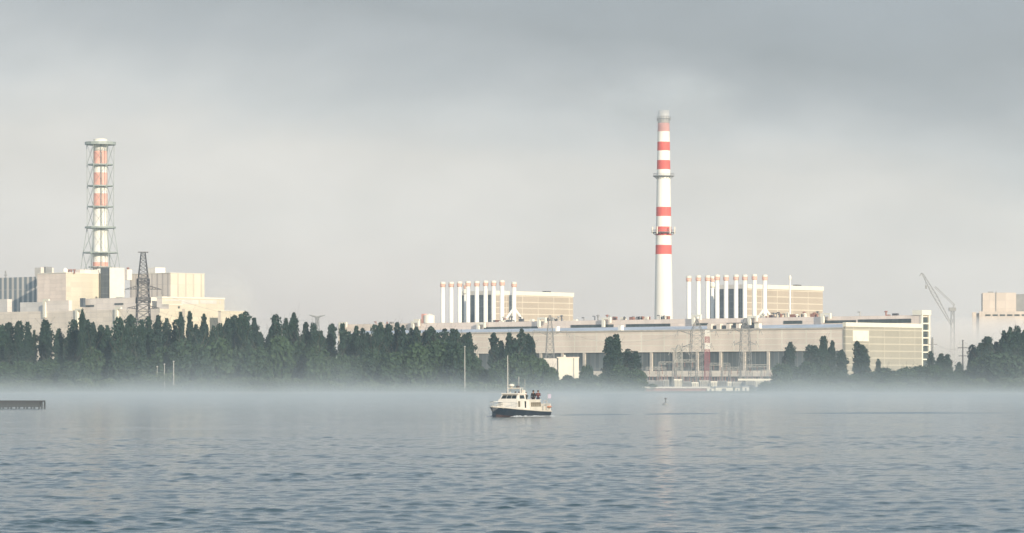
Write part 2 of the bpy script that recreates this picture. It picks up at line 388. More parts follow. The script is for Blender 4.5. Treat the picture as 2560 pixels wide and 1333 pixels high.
reactor('b', 1775, 1866, 2055, 711, CR+24, 'grey-beige gridded reactor building behind the right group of white stacks, right of the tall chimney')
ordn = ['first', 'second', 'third', 'fourth', 'fifth', 'sixth', 'seventh', 'eighth', 'ninth', 'tenth', 'eleventh', 'twelfth', 'thirteenth', 'fourteenth', 'fifteenth', 'sixteenth', 'seventeenth', 'eighteenth', 'nineteenth', 'twentieth']
def stack(px, ytop, c, label, group, legs=False, w=11, short=False):
    t = solve_t(c, px); x, y = PW(c, t); h = wz(ytop, y)-GZ; rad = w*K*y/2
    r = empty('ventilation_stack', (x, y, GZ), 0, label=label, cat='vent stack', group=group)
    MB().lathe(0, 0, [(0, rad*1.06), (h-2.2, rad)], 20).build('pipe', M['white'], r, smooth=True)
    MB().lathe(0, 0, [(h-2.9, rad*1.0), (h-2.6, rad*1.25), (h-1.0, rad*1.3), (h-.9, rad*1.12)], 20).build('red_collar', M['capred'], r)
    MB().lathe(0, 0, [(h-.9, rad*1.18), (h, rad*1.22), (h+.25, rad*.9)], 20).build('rim', M['cream'], r)
    if short: MB().lathe(0, 0, [(h-6.5, rad*.9), (h-5.5, rad*1.5), (h-3.6, rad*1.4), (h-3.45, rad)], 16).build('cowl', M['cream'], r)
    if legs:
        zt_ = wz(770, y)-GZ; zb = wz(798, y)-GZ
        for dx, dy in ((-20, -4), (20, 3), (-8, 6)):
            MB().bar((0, 0, zt_), (dx*K*y, dy*K*y, zb), rad*.55, 10).bar((dx*K*y, dy*K*y, zb), (dx*K*y, dy*K*y, 0), rad*.5, 10).build('strut', M['white'], r)
sA = [(1107, 706), (1128, 706), (1149, 705), (1170, 704), (1192, 704), (1214, 703), (1234, 703), (1255, 702)]
for i, (px, y) in enumerate(sA):
    stack(px, y, CR, ordn[i]+' white vent stack from the left of the left-hand stack row', 'red-collared stacks left of the tall chimney')
stack(1164, 710, CR+14, 'vent stack with wide cowl standing half behind the fourth stack of the left-hand row', 'red-collared stacks left of the tall chimney', short=True, w=9)
stack(1285, 706, CR+4, 'vent stack on splayed legs at the right end of the left-hand stack row', 'red-collared stacks left of the tall chimney', legs=True)
sB = [(1722, 691), (1746, 690), (1769, 690), (1793, 688), (1815, 689), (1840, 688), (1862, 688), (1886, 687)]
for i, (px, y) in enumerate(sB):
    stack(px, y, CR, ordn[i]+' white vent stack from the left of the right-hand stack row', 'red-collared stacks right of the tall chimney')
stack(1781, 692, CR+14, 'vent stack with wide cowl between the third and fourth stacks of the right-hand row', 'red-collared stacks right of the tall chimney', short=True, w=9)
stack(1912, 688, CR+4, 'vent stack on splayed legs at the right end of the right-hand stack row', 'red-collared stacks right of the tall chimney', legs=True)
def flagpole():
    c = CR; t = solve_t(c, 1975); x, y = PW(c, t); h = wz(688, y)-GZ
    r = empty('slender_mast', (x, y, GZ), label='slender plain white mast in front of the right-hand reactor block', cat='mast')
    MB().lathe(0, 0, [(0, .7), (h*.9, .5), (h, .35)], 12).build('pole', M['white'], r)
    MB().lathe(0, 0, [(h-2.5, .4), (h-2.4, .75), (h-.5, .7), (h-.4, .4)], 12).build('head', M['cream'], r)
flagpole()
# ------------------------------------------------------------------ tall chimneys
def chimney_right():
    D = 2155; x = wx(1659, D); s = K*D
    r = empty('striped_chimney', (x, D, GZ), label='tall tapering white chimney with crisp red bands, its top fading into low cloud', cat='chimney')
    zz = lambda py: wz(py, D)-GZ
    rad = lambda z: (23-(z-zz(790))/(zz(285)-zz(790))*8.6)*s
    bands = [(308, 329), (355, 377), (401, 424), (518, 541), (567, 589), (613, 636)]
    lv = [276]+[v for b in bands for v in b]+[1000]
    for i in range(len(lv)-1):
        a, b = zz(lv[i+1]), zz(lv[i]); a = max(a, 0)
        red = i % 2 == 1
        q = MB().lathe(0, 0, [(a, rad(a)), (b, rad(b))], 48, caps=(i == 0))
        q.build('red_band' if red else 'white_shaft', (M['topred'] if i == 1 else M['red']) if red else (M['topwhite'] if i == 0 else M['white']), r, smooth=True)
    for py, e in ((441, 2.2), (582, 2.6), (298, .7)):
        z = zz(py); R = rad(z)
        b = MB().lathe(0, 0, [(z, R-.1), (z+.01, R+e), (z+.35, R+e), (z+.36, R-.1)], 32, caps=False)
        for j in range(16):
            a = j*math.pi/8; p = ((R+e-.1)*math.cos(a), (R+e-.1)*math.sin(a))
            b.bar((*p, z+.3), (*p, z+1.6), .09); b.bar((R*math.cos(a), R*math.sin(a), z-1.5), (*p, z), .12)
        b.path([((R+e-.1)*math.cos(j*math.pi/16), (R+e-.1)*math.sin(j*math.pi/16), z+1.55) for j in range(33)], .09)
        b.build('gallery', M['steel'], r)
    for a in (200, 235, 300, 335):
        z = zz(582); R = rad(z)+2.5; a = math.radians(a); p = (R*math.cos(a), R*math.sin(a))
        MB().bar((*p, z-.8), (*p, z+3.4), .35, 8).build('antenna', M['cream'], r)
chimney_right()
def chimney_left():
    D = 2385; x = wx(251, D); s = K*D
    r = empty('lattice_chimney', (x, D, GZ), label='white chimney with faded red bands inside a green-grey lattice frame on the left', cat='chimney')
    zz = lambda py: wz(py, D)-GZ
    rad = lambda z: (19.5-(z-zz(680))/(zz(350)-zz(680))*2.5)*s
    bands = [(378, 411), (432, 463), (484, 516), (656, 671)]
    lv = [350]+[v for b in bands for v in b]+[1000]
    for i in range(len(lv)-1):
        a, b = max(zz(lv[i+1]), 0), zz(lv[i]); red = i % 2 == 1
        MB().lathe(0, 0, [(a, rad(a)), (b, rad(b))], 40, caps=(i == 0)).build('red_band' if red else 'white_shaft', M['pink'] if red else M['white'], r, smooth=True)
    MB().lathe(0, 0, [(zz(352), rad(zz(350))*1.0), (zz(349), rad(zz(350))*1.02), (zz(347), rad(zz(350))*.8)], 40).build('top_rim', M['cream'], r)
    lr = [(359, 34), (412, 33.5), (465, 33), (517, 33), (569, 33), (632, 43), (700, 52)]
    na = 6; angs = [math.radians(5+60*j) for j in range(na)]
    lat = MB()
    for (ya, ra), (yb, rb) in zip(lr[:-1], lr[1:]):
        za, zb = zz(ya), zz(yb)
        P = [(ra*s*math.cos(a), ra*s*math.sin(a), za) for a in angs]; Q = [(rb*s*math.cos(a), rb*s*math.sin(a), zb) for a in angs]
        mid = lambda u, v: tuple((p+q)/2 for p, q in zip(u, v))
        for j in range(na):
            k = (j+1) % na
            lat.bar(P[j], Q[j], .2, 6)
            mm_ = mid(mid(P[j], Q[j]), mid(P[k], Q[k]))
            for q in (P[j], P[k], Q[j], Q[k]): lat.bar(q, mm_, .11)
    lat.build('lattice_frame', M['steelg'], r)
    for py, e, th in ((359, 39, 1.9), (412, 32, .8), (465, 32, .8), (517, 32, .8), (569, 39, 1.1), (632, 44, .8), (668, 30, .7)):
        z = zz(py); R = rad(z)
        b = MB().lathe(0, 0, [(z-th/2, R+.1), (z-th/2+.01, e*s), (z+th/2, e*s), (z+th/2+.01, R+.1)], 12, caps=False)
        b.build('ring_platform', M['steelg'], r)
    lad = MB(); R = rad(zz(500))+.9; a = math.radians(-80)
    lad.bar((R*math.cos(a), R*math.sin(a), 0), (R*math.cos(a), R*math.sin(a), zz(355)), .22)
    a = math.radians(-72); lad.bar((R*math.cos(a), R*math.sin(a), 0), (R*math.cos(a), R*math.sin(a), zz(380)), .16)
    lad.build('ladder', M['steelg'], r)
chimney_left()
# ------------------------------------------------------------------ left complex
def block(parent, pc, pt, xl, xc, xr, ytop, cc, mL, mR, name='wall', trim=None, ybot=None):
    """box whose corner shows at column xc, left face to xl, right face to xr. Returns its numbers."""
    t0 = solve_t(cc, xc); T = solve_t(cc, xl)-t0; Cc = solve_c(t0, xr)-cc
    top = zc(cc, t0, ytop)-GZ; b = 0 if ybot is None else zc(cc, t0, ybot)-GZ
    q = MB(); x0, y0 = cc-pc, t0-pt
    q.box(x0, x0+Cc, y0, y0+T, b, top)
    # face order: bottom, top, y0 side, x1 side, y1 side, x0 side
    q.m = [0, 2, 1, 1, 1, 0]
    q.build(name, [mL, mR, M['roof']], parent)
    if trim: MB().box(x0-.3, x0+Cc+.3, y0-.3, y0+T, top+.002, top+trim).build('parapet', M['cream'], parent)
    return x0, y0, T, Cc, top
def leftcomplex():
    P, Q = M['pale'], M['creamwall']
    pc = 40; pt = solve_t(40, 165)
    r = root_at('reactor_block', pc, pt, label='massive pale reactor building with blocky towers around the foot of the lattice chimney', cat='industrial building')
    A = block(r, pc, pt, 93, 165, 252, 683, 40, M['upwall'], M['creamwall'], trim=.5)
    B = block(r, pc, pt, 252, 274, 311, 669, 66, M['slate'], M['cream'], name='bright_tower')  # slate left face: the shadow of the recess is put into its colour
    Cb = block(r, pc, pt, 325, 426, 511, 683, 44, M['ribpale'], M['ribcream'], trim=.3, name='ribbed_wall')
    Z = block(r, pc, pt, -60, 90, 120, 692, 62, M['stripewall'], M['stripewall'], name='striped_wall')
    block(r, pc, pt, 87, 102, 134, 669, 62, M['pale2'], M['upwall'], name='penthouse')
    block(r, pc, pt, 110, 114, 130, 667, 50, M['steel'], M['steel'], name='roof_plant', ybot=684)
    block(r, pc, pt, 312, 318, 330, 674, 38, P, M['cream'], name='stair_head', ybot=700)
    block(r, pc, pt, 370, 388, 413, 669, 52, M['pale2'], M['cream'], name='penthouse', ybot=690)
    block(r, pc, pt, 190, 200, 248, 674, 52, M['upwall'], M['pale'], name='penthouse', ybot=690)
    t = solve_t(44, 163); MB().lathe(44-pc, t-pt, [(A[4], .6), (A[4]+1.2, 1.7), (A[4]+2.6, 1.7), (A[4]+3.6, .4)], 12).build('white_tank', M['white'], r)
    for px in (172, 178, 186, 320): 
        t = solve_t(46, px); MB().lathe(46-pc, t-pt, [(A[4]-.1, .5), (A[4]+1.8, .5), (A[4]+1.81, 1), (A[4]+2.6, .8)], 8).build('roof_vent', M['rust'], r)
    t = solve_t(70, 14); MB().bar((70-pc, t-pt, Z[4]), (70-pc, t-pt, Z[4]+5), .5, 6).bar((70-pc, t-pt-1.5, Z[4]+2), (70-pc, t-pt+1.5, Z[4]+2), .3).build('roof_mast', M['steel'], r)
    # podium buildings in front
    pc2 = 0; pt2 = solve_t(0, 398)
    r2 = root_at('auxiliary_building', pc2, pt2, label='long pale windowless podium building in front of the left reactor building', cat='industrial building')
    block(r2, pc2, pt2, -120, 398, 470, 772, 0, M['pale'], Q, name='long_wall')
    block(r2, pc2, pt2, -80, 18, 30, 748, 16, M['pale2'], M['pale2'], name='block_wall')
    block(r2, pc2, pt2, 50, 108, 120, 755, 18, M['pale2'], P, name='block_wall')
    block(r2, pc2, pt2, 112, 172, 180, 751, 14, P, P, name='block_wall')
    block(r2, pc2, pt2, 205, 372, 392, 743, 22, M['pale'], P, name='upper_wall')
    for px, ya in ((110, 748), (191, 772), (290, 768)):
        t = solve_t(-1, px); z = zc(-1, t, ya)-GZ; zb = zc(-1, t, ya+46)-GZ
        MB().box(-1.2, -.003, t-pt2-1.1, t-pt2+1.1, zb, z).box(-1.2, -.003, t-pt2-4.5, t-pt2-1.102, z-1.2, z).build('vent_duct', M['cream'], r2)
    for px, yy in ((227, 765), (300, 760)):
        t = solve_t(21.8, px); z = zc(21.8, t, yy)-GZ; MB().box(21.6, 22.2, t-pt2-3, t-pt2+5, z-.5, z+.5).build('slot_window', M['band'], r2)
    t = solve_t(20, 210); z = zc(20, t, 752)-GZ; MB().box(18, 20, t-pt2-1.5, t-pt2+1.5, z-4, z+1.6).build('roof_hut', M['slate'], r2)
    # bright stepped building on the right
    pc3 = 6; pt3 = solve_t(6, 420)
    r3 = root_at('stepped_building', pc3, pt3, label='bright cream stepped building with a window strip, below and right of the ribbed tower', cat='industrial building')
    a = block(r3, pc3, pt3, 392, 405, 561, 745, 22, P, M['creamwall'], trim=.9)
    zz = lambda py: zc(22, a[1]+pt3, py)-GZ
    for pa, pb, ya, yb in ((412, 452, 748, 752), (453, 496, 748, 759), (500, 541, 748, 757), (549, 552, 748, 757)):
        ca, cb = solve_c(a[1]+pt3, pa), solve_c(a[1]+pt3, pb)
        MB().box(ca-pc3, cb-pc3, a[1]-.14, a[1]+.4, zz(yb), zz(ya)).build('strip_window', M['pale2'], r3)
    b = block(r3, pc3, pt3, 405, 422, 455, 762, 8, P, M['creamwall'], trim=.4)
    block(r3, pc3, pt3, 455, 462, 560, 772, 14, P, M['creamwall'])
    block(r3, pc3, pt3, 545, 552, 612, 778, 30, P, M['creamwall'], trim=.3)
    for px, w_, py in ((432, 14, 782), (447, 4, 768)):
        ca, cb = solve_c(b[1]+pt3, px-w_/2), solve_c(b[1]+pt3, px+w_/2); z = zc(8, b[1]+pt3, py)-GZ
        MB().box(ca-pc3, cb-pc3, b[1]-.14, b[1]+.3, z-.7, z+.7).build('slot_window', M['band'], r3)
leftcomplex()
# ------------------------------------------------------------------ small buildings in front of the hall
def smalls():
    D = 1720; s = K*D
    x0, x1, x2 = wx(1352, D), wx(1396, D), wx(1447, D)
    r = empty('pump_house', (x1, D, GZ), 0, label='small flat-roofed cream pump house in front of the hall, right of the poplar clump', cat='building')
    h = wz(895, D)-GZ
    MB().box(0, x2-x1, 0, 9, -2, h).build('bright_wall', M['cream'], r)
    MB().box(x0-x1, -.6, .8, 9, -2, h-.2).build('shaded_wall', M['pale2'], r)  # side in shade, the shade put into a greyer wall colour
    MB().box(-.7, x2-x1+.25, -.25, 9.2, h+.002, h+.45).build('roof_edge', M['pale'], r)
    MB().box((x2-x1)*.72, (x2-x1)*.78, -.2, -.003, -1, h-.1).build('drainpipe', M['pole'], r)
    MB().lathe(3, 2, [(h+.45, .4), (h+1.2, .4), (h+1.5, .1)], 8).build('roof_vent', M['cream'], r)
    # quay wall and low sheds by the substation
    D = 1508; s = K*D
    r = empty('quay_wall', (wx(1690, D), D, 0), label='low rusty-brown quay wall at the waterline below the substation', cat='wall')
    MB().box(wx(1612, D)-wx(1690, D), wx(1766, D)-wx(1690, D), 0, 2.5, -.6, wz(971, D)).build('face', M['rust'], r)
    MB().box(wx(1605, D)-wx(1690, D), wx(1775, D)-wx(1690, D), -.5, 3, wz(971, D)+.002, wz(967, D)).build('coping', M['pale2'], r)
    D = 1516; n = 0
    for i, (a, b, ya, lab, mt) in enumerate(((1768, 1786, 971, 'small white kiosk at the right end of the rusty quay wall', 'cream'), (1789, 1832, 969, 'long low cream shed on the bank right of the quay wall', 'cream'),
            (1838, 1850, 970, 'tiny cream shed second from the right on the bank', 'cream'), (1856, 1873, 968, 'small white shed below the rightmost pylon of the substation', 'white'), (1888, 1900, 971, 'pale small hut at the right end of the bank sheds', 'pale'))):
        X = wx((a+b)/2, D); w = (b-a)*K*D/2
        r = empty('shed', (X, D, .9), label=lab, cat='shed', group='low sheds on the bank')
        h = wz(ya, D)-.9
        MB().box(-w, w, 0, 3, -.5, h).build('wall', M[mt], r)
        MB().add([(-w-.2, -.3, h+.004), (w+.2, -.3, h+.004), (w+.2, 3.3, h+.004), (-w-.2, 3.3, h+.004), (-w-.2, 1.5, h+.5), (w+.2, 1.5, h+.5)], [(0, 1, 5, 4), (2, 3, 4, 5), (1, 2, 5), (3, 0, 4), (3, 2, 1, 0)]).build('roof', M['pole'], r)
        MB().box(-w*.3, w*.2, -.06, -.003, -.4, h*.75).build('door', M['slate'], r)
    # bank-side apron
    D = 1640; X = wx(1952, D)
    r = empty('gatehouse', (X, D, GZ), label='small bright cream gatehouse with sloping buttress beside the poplars right of the substation', cat='building')
    h = wz(942, D)-GZ
    MB().box(-1.5, 2, 0, 4, -1, h).build('wall', M['cream'], r); MB().add([(-1.8, -.4, h), (2.3, -.4, h), (2.3, 4.2, h+.3), (-1.8, 4.2, h+.3), (.2, 1.6, h+1.3)], [(0, 1, 4), (1, 2, 4), (2, 3, 4), (3, 0, 4), (3, 2, 1, 0)]).build('roof', M['cream'], r)
    MB().add([(2.01, 0, -1), (4.5, 0, -1), (2.01, 0, h*.5), (2.01, 2, -1), (4.5, 2, -1), (2.01, 2, h*.5)], [(0, 1, 2), (3, 5, 4), (0, 3, 4, 1), (1, 4, 5, 2), (0, 2, 5, 3)]).build('buttress', M['cream'], r)
    # long pipe bridge / conveyor in front of substation
    D = 1650; r = empty('pipe_bridge', (wx(1870, D), D, GZ), label='white pipe bridge on thin trestles running left from the small gatehouse', cat='pipe bridge')
    z = wz(949, D)-GZ; xa = wx(1900, D)-wx(1870, D); xb = wx(1944, D)-wx(1870, D)
    MB().box(xa-10, xb, 0, 1.5, z-.5, z+.35).build('pipe', M['cream'], r)
    for i in range(6):
        xx = xa-9+i*(xb-xa+8)/5; MB().bar((xx-.6, .7, -1), (xx, .7, z-.5), .13).bar((xx+.6, .7, -1), (xx, .7, z-.5), .13).build('trestle', M['pole'], r)
smalls()
# ------------------------------------------------------------------ pylons, masts, poles
def lattice(b, w0, w1, h, n, r, z0=0, cx=0, cy=0):
    f = lambda z: (w0+(w1-w0)*(z-z0)/(h-z0))/2
    zs = [z0]; 
    for i in range(1, n+1): zs.append(z0+(h-z0)*(1-(1-i/n)**1.15))
    cs = [(-1, -1), (1, -1), (1, 1), (-1, 1)]
    for a, c in zip(zs[:-1], zs[1:]):
        wa, wc = f(a), f(c)
        for j in range(4):
            p, q = cs[j], cs[(j+1) % 4]
            b.bar((cx+p[0]*wa, cy+p[1]*wa, a), (cx+p[0]*wc, cy+p[1]*wc, c), r)
            b.bar((cx+p[0]*wa, cy+p[1]*wa, a), (cx+q[0]*wc, cy+q[1]*wc, c), r*.6); b.bar((cx+q[0]*wa, cy+q[1]*wa, a), (cx+p[0]*wc, cy+p[1]*wc, c), r*.6)
            b.bar((cx+p[0]*wc, cy+p[1]*wc, c), (cx+q[0]*wc, cy+q[1]*wc, c), r*.6)
    return b
def arm(b, z, half, w, droop, r, thick=1.6, side=0):
    for sgn in ((-1, 1) if side == 0 else (side,)):
        tip = (sgn*half, 0, z-droop)
        for cy in (-w/2, w/2):
            b.bar((sgn*w/2, cy, z), tip, r); b.bar((sgn*w/2, cy, z-thick), tip, r)
            for k in range(1, 5):
                f = k/5; x = sgn*(w/2+(half-w/2)*f); b.bar((x, cy*(1-f), z-droop*f), (sgn*(w/2+(half-w/2)*(f-.12)), cy*(1-f), z-thick+(thick-droop)*(f-.12)), r*.6)
    return b
def insul(b, x, z, L_=2.2):
    b.bar((x, 0, z), (x, 0, z-L_), .12)
    for k in range(4): b.lathe(x, 0, [(z-.5-k*.45, .1), (z-.55-k*.45, .3), (z-.62-k*.45, .1)], 6)
    return b
def big_pylon():
    D = 1690; x = wx(358, D); s = K*D; g = 1.8
    r = empty('lattice_pylon', (x, D, g), math.radians(12), label='tall dark lattice power pylon rising above the poplars on the left', cat='pylon')
    zz = lambda py: wz(py, D)-g
    lattice(MB(), 8.5, 5.6, zz(762), 9, .22).build('lower_tower', M['dark'], r)
    lattice(MB(), 5.6, 4.4, zz(695), 5, .22, z0=zz(762)).build('middle_tower', M['dark'], r)
    lattice(MB(), 4.4, 1.9, zz(632), 7, .17, z0=zz(695)).build('upper_tower', M['dark'], r)
    for ya, yb, w in ((712, 697, 4.7), (758, 744, 5.6)):
        b = lattice(MB(), w+.5, w+.4, zz(yb), 2, .26, z0=zz(ya)); b.box(-w/2, w/2, -w/2, w/2, zz((ya+yb)/2)-.3, zz((ya+yb)/2)); b.build('stiffening_frame', M['dark'], r)
    for py, hw, dr in ((714, 8.5, 1.8), (764, 7.5, 1.2)):
        arm(MB(), zz(py), hw, 4.5, dr, .17).build('cross_arm', M['dark'], r)
        for sg in (-1, 1): insul(MB(), sg*hw, zz(py)-dr).build('insulator', M['steel'], r)
    MB().box(-2.4, 2.4, -.3, .3, zz(632), zz(629.5)).build('top_crossbar', M['dark'], r)
big_pylon()
def sub_pylon(px, D, ytop, yarm, half, w0, w1, lab, mat, arms=2):
    x = wx(px, D); r = empty('lattice_pylon', (x, D, GZ), math.radians(8), label=lab, cat='pylon', group='pylons in front of the turbine hall')
    zz = lambda py: wz(py, D)-GZ
    lattice(MB(), w0, w1, zz(yarm), 9, .13).build('tower', M[mat], r)
    lattice(MB(), w1, .8, zz(ytop), 4, .1, z0=zz(yarm)).build('peak', M[mat], r)
    for k in range(arms):
        z = zz(yarm)-k*6; h = half*(1-.25*k)
        arm(MB(), z, h, w1, -.4 if k == 0 else 1.5, .12).build('cross_arm', M[mat], r)
        for sg in (-1, 1): b = MB(); b.bar((sg*h, 0, z+.3), (sg*(h+1.5), 0, z-3.0), .12); insul(b, sg*h, z).build('insulator', M[mat], r)
sub_pylon(1375, 1740, 788, 829, 8.2, 5.5, 2.6, 'grey pylon with one wide drooping crossarm left of the two-poplar group', 'steel', 1)
sub_pylon(1742, 1735, 800, 828, 9.2, 7.5, 5.0, 'broad grey pylon immediately left of the red and white mast', 'steel')
sub_pylon(1863, 1745, 795, 822, 7.0, 6.5, 3.6, 'grey pylon with short crossarm right of the red and white mast', 'steel')
sub_pylon(1697, 1715, 862, 872, 3.5, 4.0, 2.6, 'short pale yellowish lattice tower left of the broad grey pylon', 'pole', 1)
def redmast():
    D = 1712; r = empty('red_white_mast', (wx(1768, D), D, GZ), label='slim lattice mast painted in red and white sections', cat='mast')
    top = wz(826, D)-GZ; n = 9
    for i in range(n):
        red = i not in (6, 8)
        w = 2.9-.12*i
        lattice(MB(), w, w-.12, top*(i+1)/n, 4, .10, z0=top*i/n).build('mast_section', M['redlat'] if red else M['white'], r)
redmast()
def substation():
    rs = random.Random(12)
    gr = 'switchyard gantries in front of the turbine hall'
    for i, (px, D, yt, w) in enumerate(((1640, 1690, 918, 9), (1668, 1700, 905, 8), (1712, 1695, 900, 11), (1800, 1700, 908, 9), (1828, 1690, 918, 9), (1893, 1700, 912, 10), (1925, 1690, 925, 8))):
        r = empty('switchyard_gantry', (wx(px, D), D, GZ), math.radians(rs.uniform(-20, 20)), label=ordn[i]+' thin steel switchyard gantry from the left below the hall', cat='gantry', group=gr)
        h = wz(yt, D)-GZ
        for sx in (-1, 1): lattice(MB(), 1.3, .5, h, 6, .09, cx=sx*w/2).build('leg', M['steel'], r)
        b = MB()
        for z in (h, h-1): b.bar((-w/2, 0, z), (w/2, 0, z), .13)
        for k in range(8): b.bar((-w/2+w*k/8, 0, h-(k % 2)), (-w/2+w*(k+1)/8, 0, h-((k+1) % 2)), .07)
        b.build('beam', M['pole'], r)
        for k in range(3): insul(MB(), -w/3+k*w/3, h-1, 2.4).build('insulator', M['rust'], r)
    for i in range(14):
        px = 1620+i*23+rs.uniform(-6, 6); D = rs.uniform(1660, 1690)
        r = empty('transformer', (wx(px, D), D, GZ), rs.uniform(-.4, .4), label=ordn[i]+' transformer box from the left in the switchyard', cat='transformer', group='switchyard transformers')
        w = rs.uniform(1.6, 3); h = rs.uniform(2.5, 4)
        MB().box(-w, w, -1.2, 1.2, 0, h).build('tank', M[rs.choice(['pole', 'steel', 'pale2', 'cream'])], r)
        for sx in (-1, 0, 1): MB().bar((sx*w*.6, 0, h), (sx*w*.7, 0, h+2), .22, 6, .1).build('bushing', M['rust'], r)
        b = MB(); [b.box(-w+.2+k*w*.35, -w+.35+k*w*.35, -1.6, -1.202, .4, h-.5) for k in range(6)]; b.build('radiator', M['steel'], r)
substation()
def pole(px, D, yt, lab, rad=.22, arms=0, base=1.0, mat='pole', name='utility_pole'):
    r = empty(name, (wx(px, D), D, base), label=lab, cat='pole', group='poles along the shore')
    h = wz(yt, D)-base
    MB().lathe(0, 0, [(0, rad*1.3), (h, rad*.8)], 10).build('shaft', M[mat], r)
    for k in range(arms): MB().box(-2.2+.4*k, 2.2-.4*k, -.1, .1, h-3-k*3.5, h-2.7-k*3.5).build('crossarm', M[mat], r)
    MB().lathe(0, 0, [(h, .35), (h+.3, .4), (h+.5, .1)], 8).build('cap', M[mat], r)
pole(434, 1508, 905, 'pale thin pole standing before the willow-like trees right of the left pylon')
pole(411, 1509, 912, 'pale short pole just left of the tallest pale pole near the left pylon', .16)
pole(393, 1510, 918, 'thin pale stake at the left end of the three pale poles near the left pylon', .14)
pole(845, 1560, 860, 'thin pale pole in the gap in the middle of the tree row', .2)
pole(1162, 1507, 868, 'tall pale pole against the trees right before the first gap to the hall', .2)
pole(2331, 1700, 846, 'grey double-width pole with crossarm rising right of the turbine hall end', .55, 1, GZ, 'steel')
pole(2407, 1560, 853, 'dark pole with two crossarms left of the right-hand poplar group', .3, 2, GZ, 'dark')
pole(2007, 1600, 935, 'slim pale pole in front of the poplars left of the hall end wall', .15)
def far_arm():
    D = 2350; r = empty('lattice_pylon', (wx(793, D), D, GZ), math.radians(35), label='faint distant pylon whose flat crossarm shows above the left tree row', cat='pylon')
    z = wz(791, D)-GZ
    lattice(MB(), 5, 1.5, z, 10, .15).build('tower', M['steel'], r)
    arm(MB(), z, 6, 1.6, -.8, .22, .8).build('cross_arm', M['steel'], r)
far_arm()
def wires():
    # sagging lines from the dark pylon
    rs = random.Random(2)
    def line(name, a, b, sag, lab):
        pts = []
        for i in range(25):
            f = i/24; pts.append((a[0]+(b[0]-a[0])*f, a[1]+(b[1]-a[1])*f, a[2]+(b[2]-a[2])*f-4*sag*f*(1-f)))
        o = MB().path(pts, .05, 4).build(name, M['steel'], None, label=lab, cat='power line', group='power lines crossing the site')
    D = 1690
    A = [(wx(403, D), D+2, wz(735, D)), (wx(398, D), D+2, wz(780, D)), (wx(320, D), D-2, wz(785, D))]
    B = [(wx(793, 2350)+5, 2350, wz(795, 2350)), (wx(793, 2350)-5, 2350, wz(796, 2350)), (wx(793, 2350), 2350, wz(800, 2350))]
    for i, (a, b) in enumerate(zip(A, B)): line('power_line', a, b, 6+i, ordn[i]+' faint power line from the top, dark pylon to distant crossarm')
    E = (wx(1340, 1740), 1740, wz(833, 1740))
    line('power_line', (wx(1420, 1740), 1740, wz(835, 1740)), (wx(1695, 1735), 1735, wz(835, 1735)), 4, 'thin power line between the wide-armed pylon and the broad pylon')
    line('power_line', (wx(1790, 1735), 1735, wz(833, 1735)), (wx(1832, 1745), 1745, wz(828, 1745)), 1, 'short power line between the broad pylon and the short-armed pylon')
    line('power_line', (wx(2331, 1700)+2, 1700, wz(862, 1700)), (wx(2407, 1560), 1560, wz(868, 1560)), 1.5, 'thin power line between the two poles right of the hall')
wires()
# ------------------------------------------------------------------ crane and far right building
def crane():
    D = 2500; s = K*D; r = empty('lattice_crane', (wx(2380, D), D, GZ), label='grey lattice-boom crane leaning left, half lost in mist at the right', cat='crane')
    q = lambda px, py, dy=0: (wx(px, D)-wx(2380, D), dy, wz(py, D)-GZ)
    b = MB(); a0, a1 = q(2378, 812), q(2306, 684)
    for dx, dy in ((-.9, -.9), (.9, -.9), (.9, .9), (-.9, .9)):
        b.bar((a0[0]+dx*.6, dy*.6, a0[2]), (a0[0]+(a1[0]-a0[0])*.6+dx*1.6, dy*1.6, a0[2]+(a1[2]-a0[2])*.6), .2); b.bar((a0[0]+(a1[0]-a0[0])*.6+dx*1.6, dy*1.6, a0[2]+(a1[2]-a0[2])*.6), (a1[0]+dx*.4, dy*.4, a1[2]), .2)
    n = 26
    for i in range(n):
        f, g = i/n, (i+1)/n; w = lambda u: .8+1.2*(1-abs(u-.6)/.6)*(1 if u < .6 else .6); sg = 1 if i % 2 else -1
        P = lambda u, sx: (a0[0]+(a1[0]-a0[0])*u+sx*w(u)*.8, -.6, a0[2]+(a1[2]-a0[2])*u)
        b.bar(P(f, -sg), P(g, sg), .13)
    b.build('boom', M['steel'], r)
    MB().bar(a1, q(2303, 684), .5, 6).bar(q(2303, 684), q(2299, 690), .35).build('boom_head', M['steel'], r)
    m = lattice(MB(), 3.4, 2.0, wz(775, D)-GZ, 8, .17, cx=.4); m.build('mast', M['steel'], r)
    MB().box(-2.2, 2.6, -1.5, 1.5, wz(778, D)-GZ, wz(769, D)-GZ).bar(q(2383, 769), q(2386, 760), .5).build('winch_house', M['steel'], r)
    MB().bar(q(2386, 761), q(2338, 716), .28).bar(q(2383, 763), q(2336, 718), .2).build('pendant_line', M['steel'], r)
    MB().bar(q(2312, 692), q(2315, 715), .12).box(q(2315, 0)[0]-.6, q(2315, 0)[0]+.6, -.5, .5, wz(722, D)-GZ, wz(714, D)-GZ).build('hook', M['steel'], r)
crane()
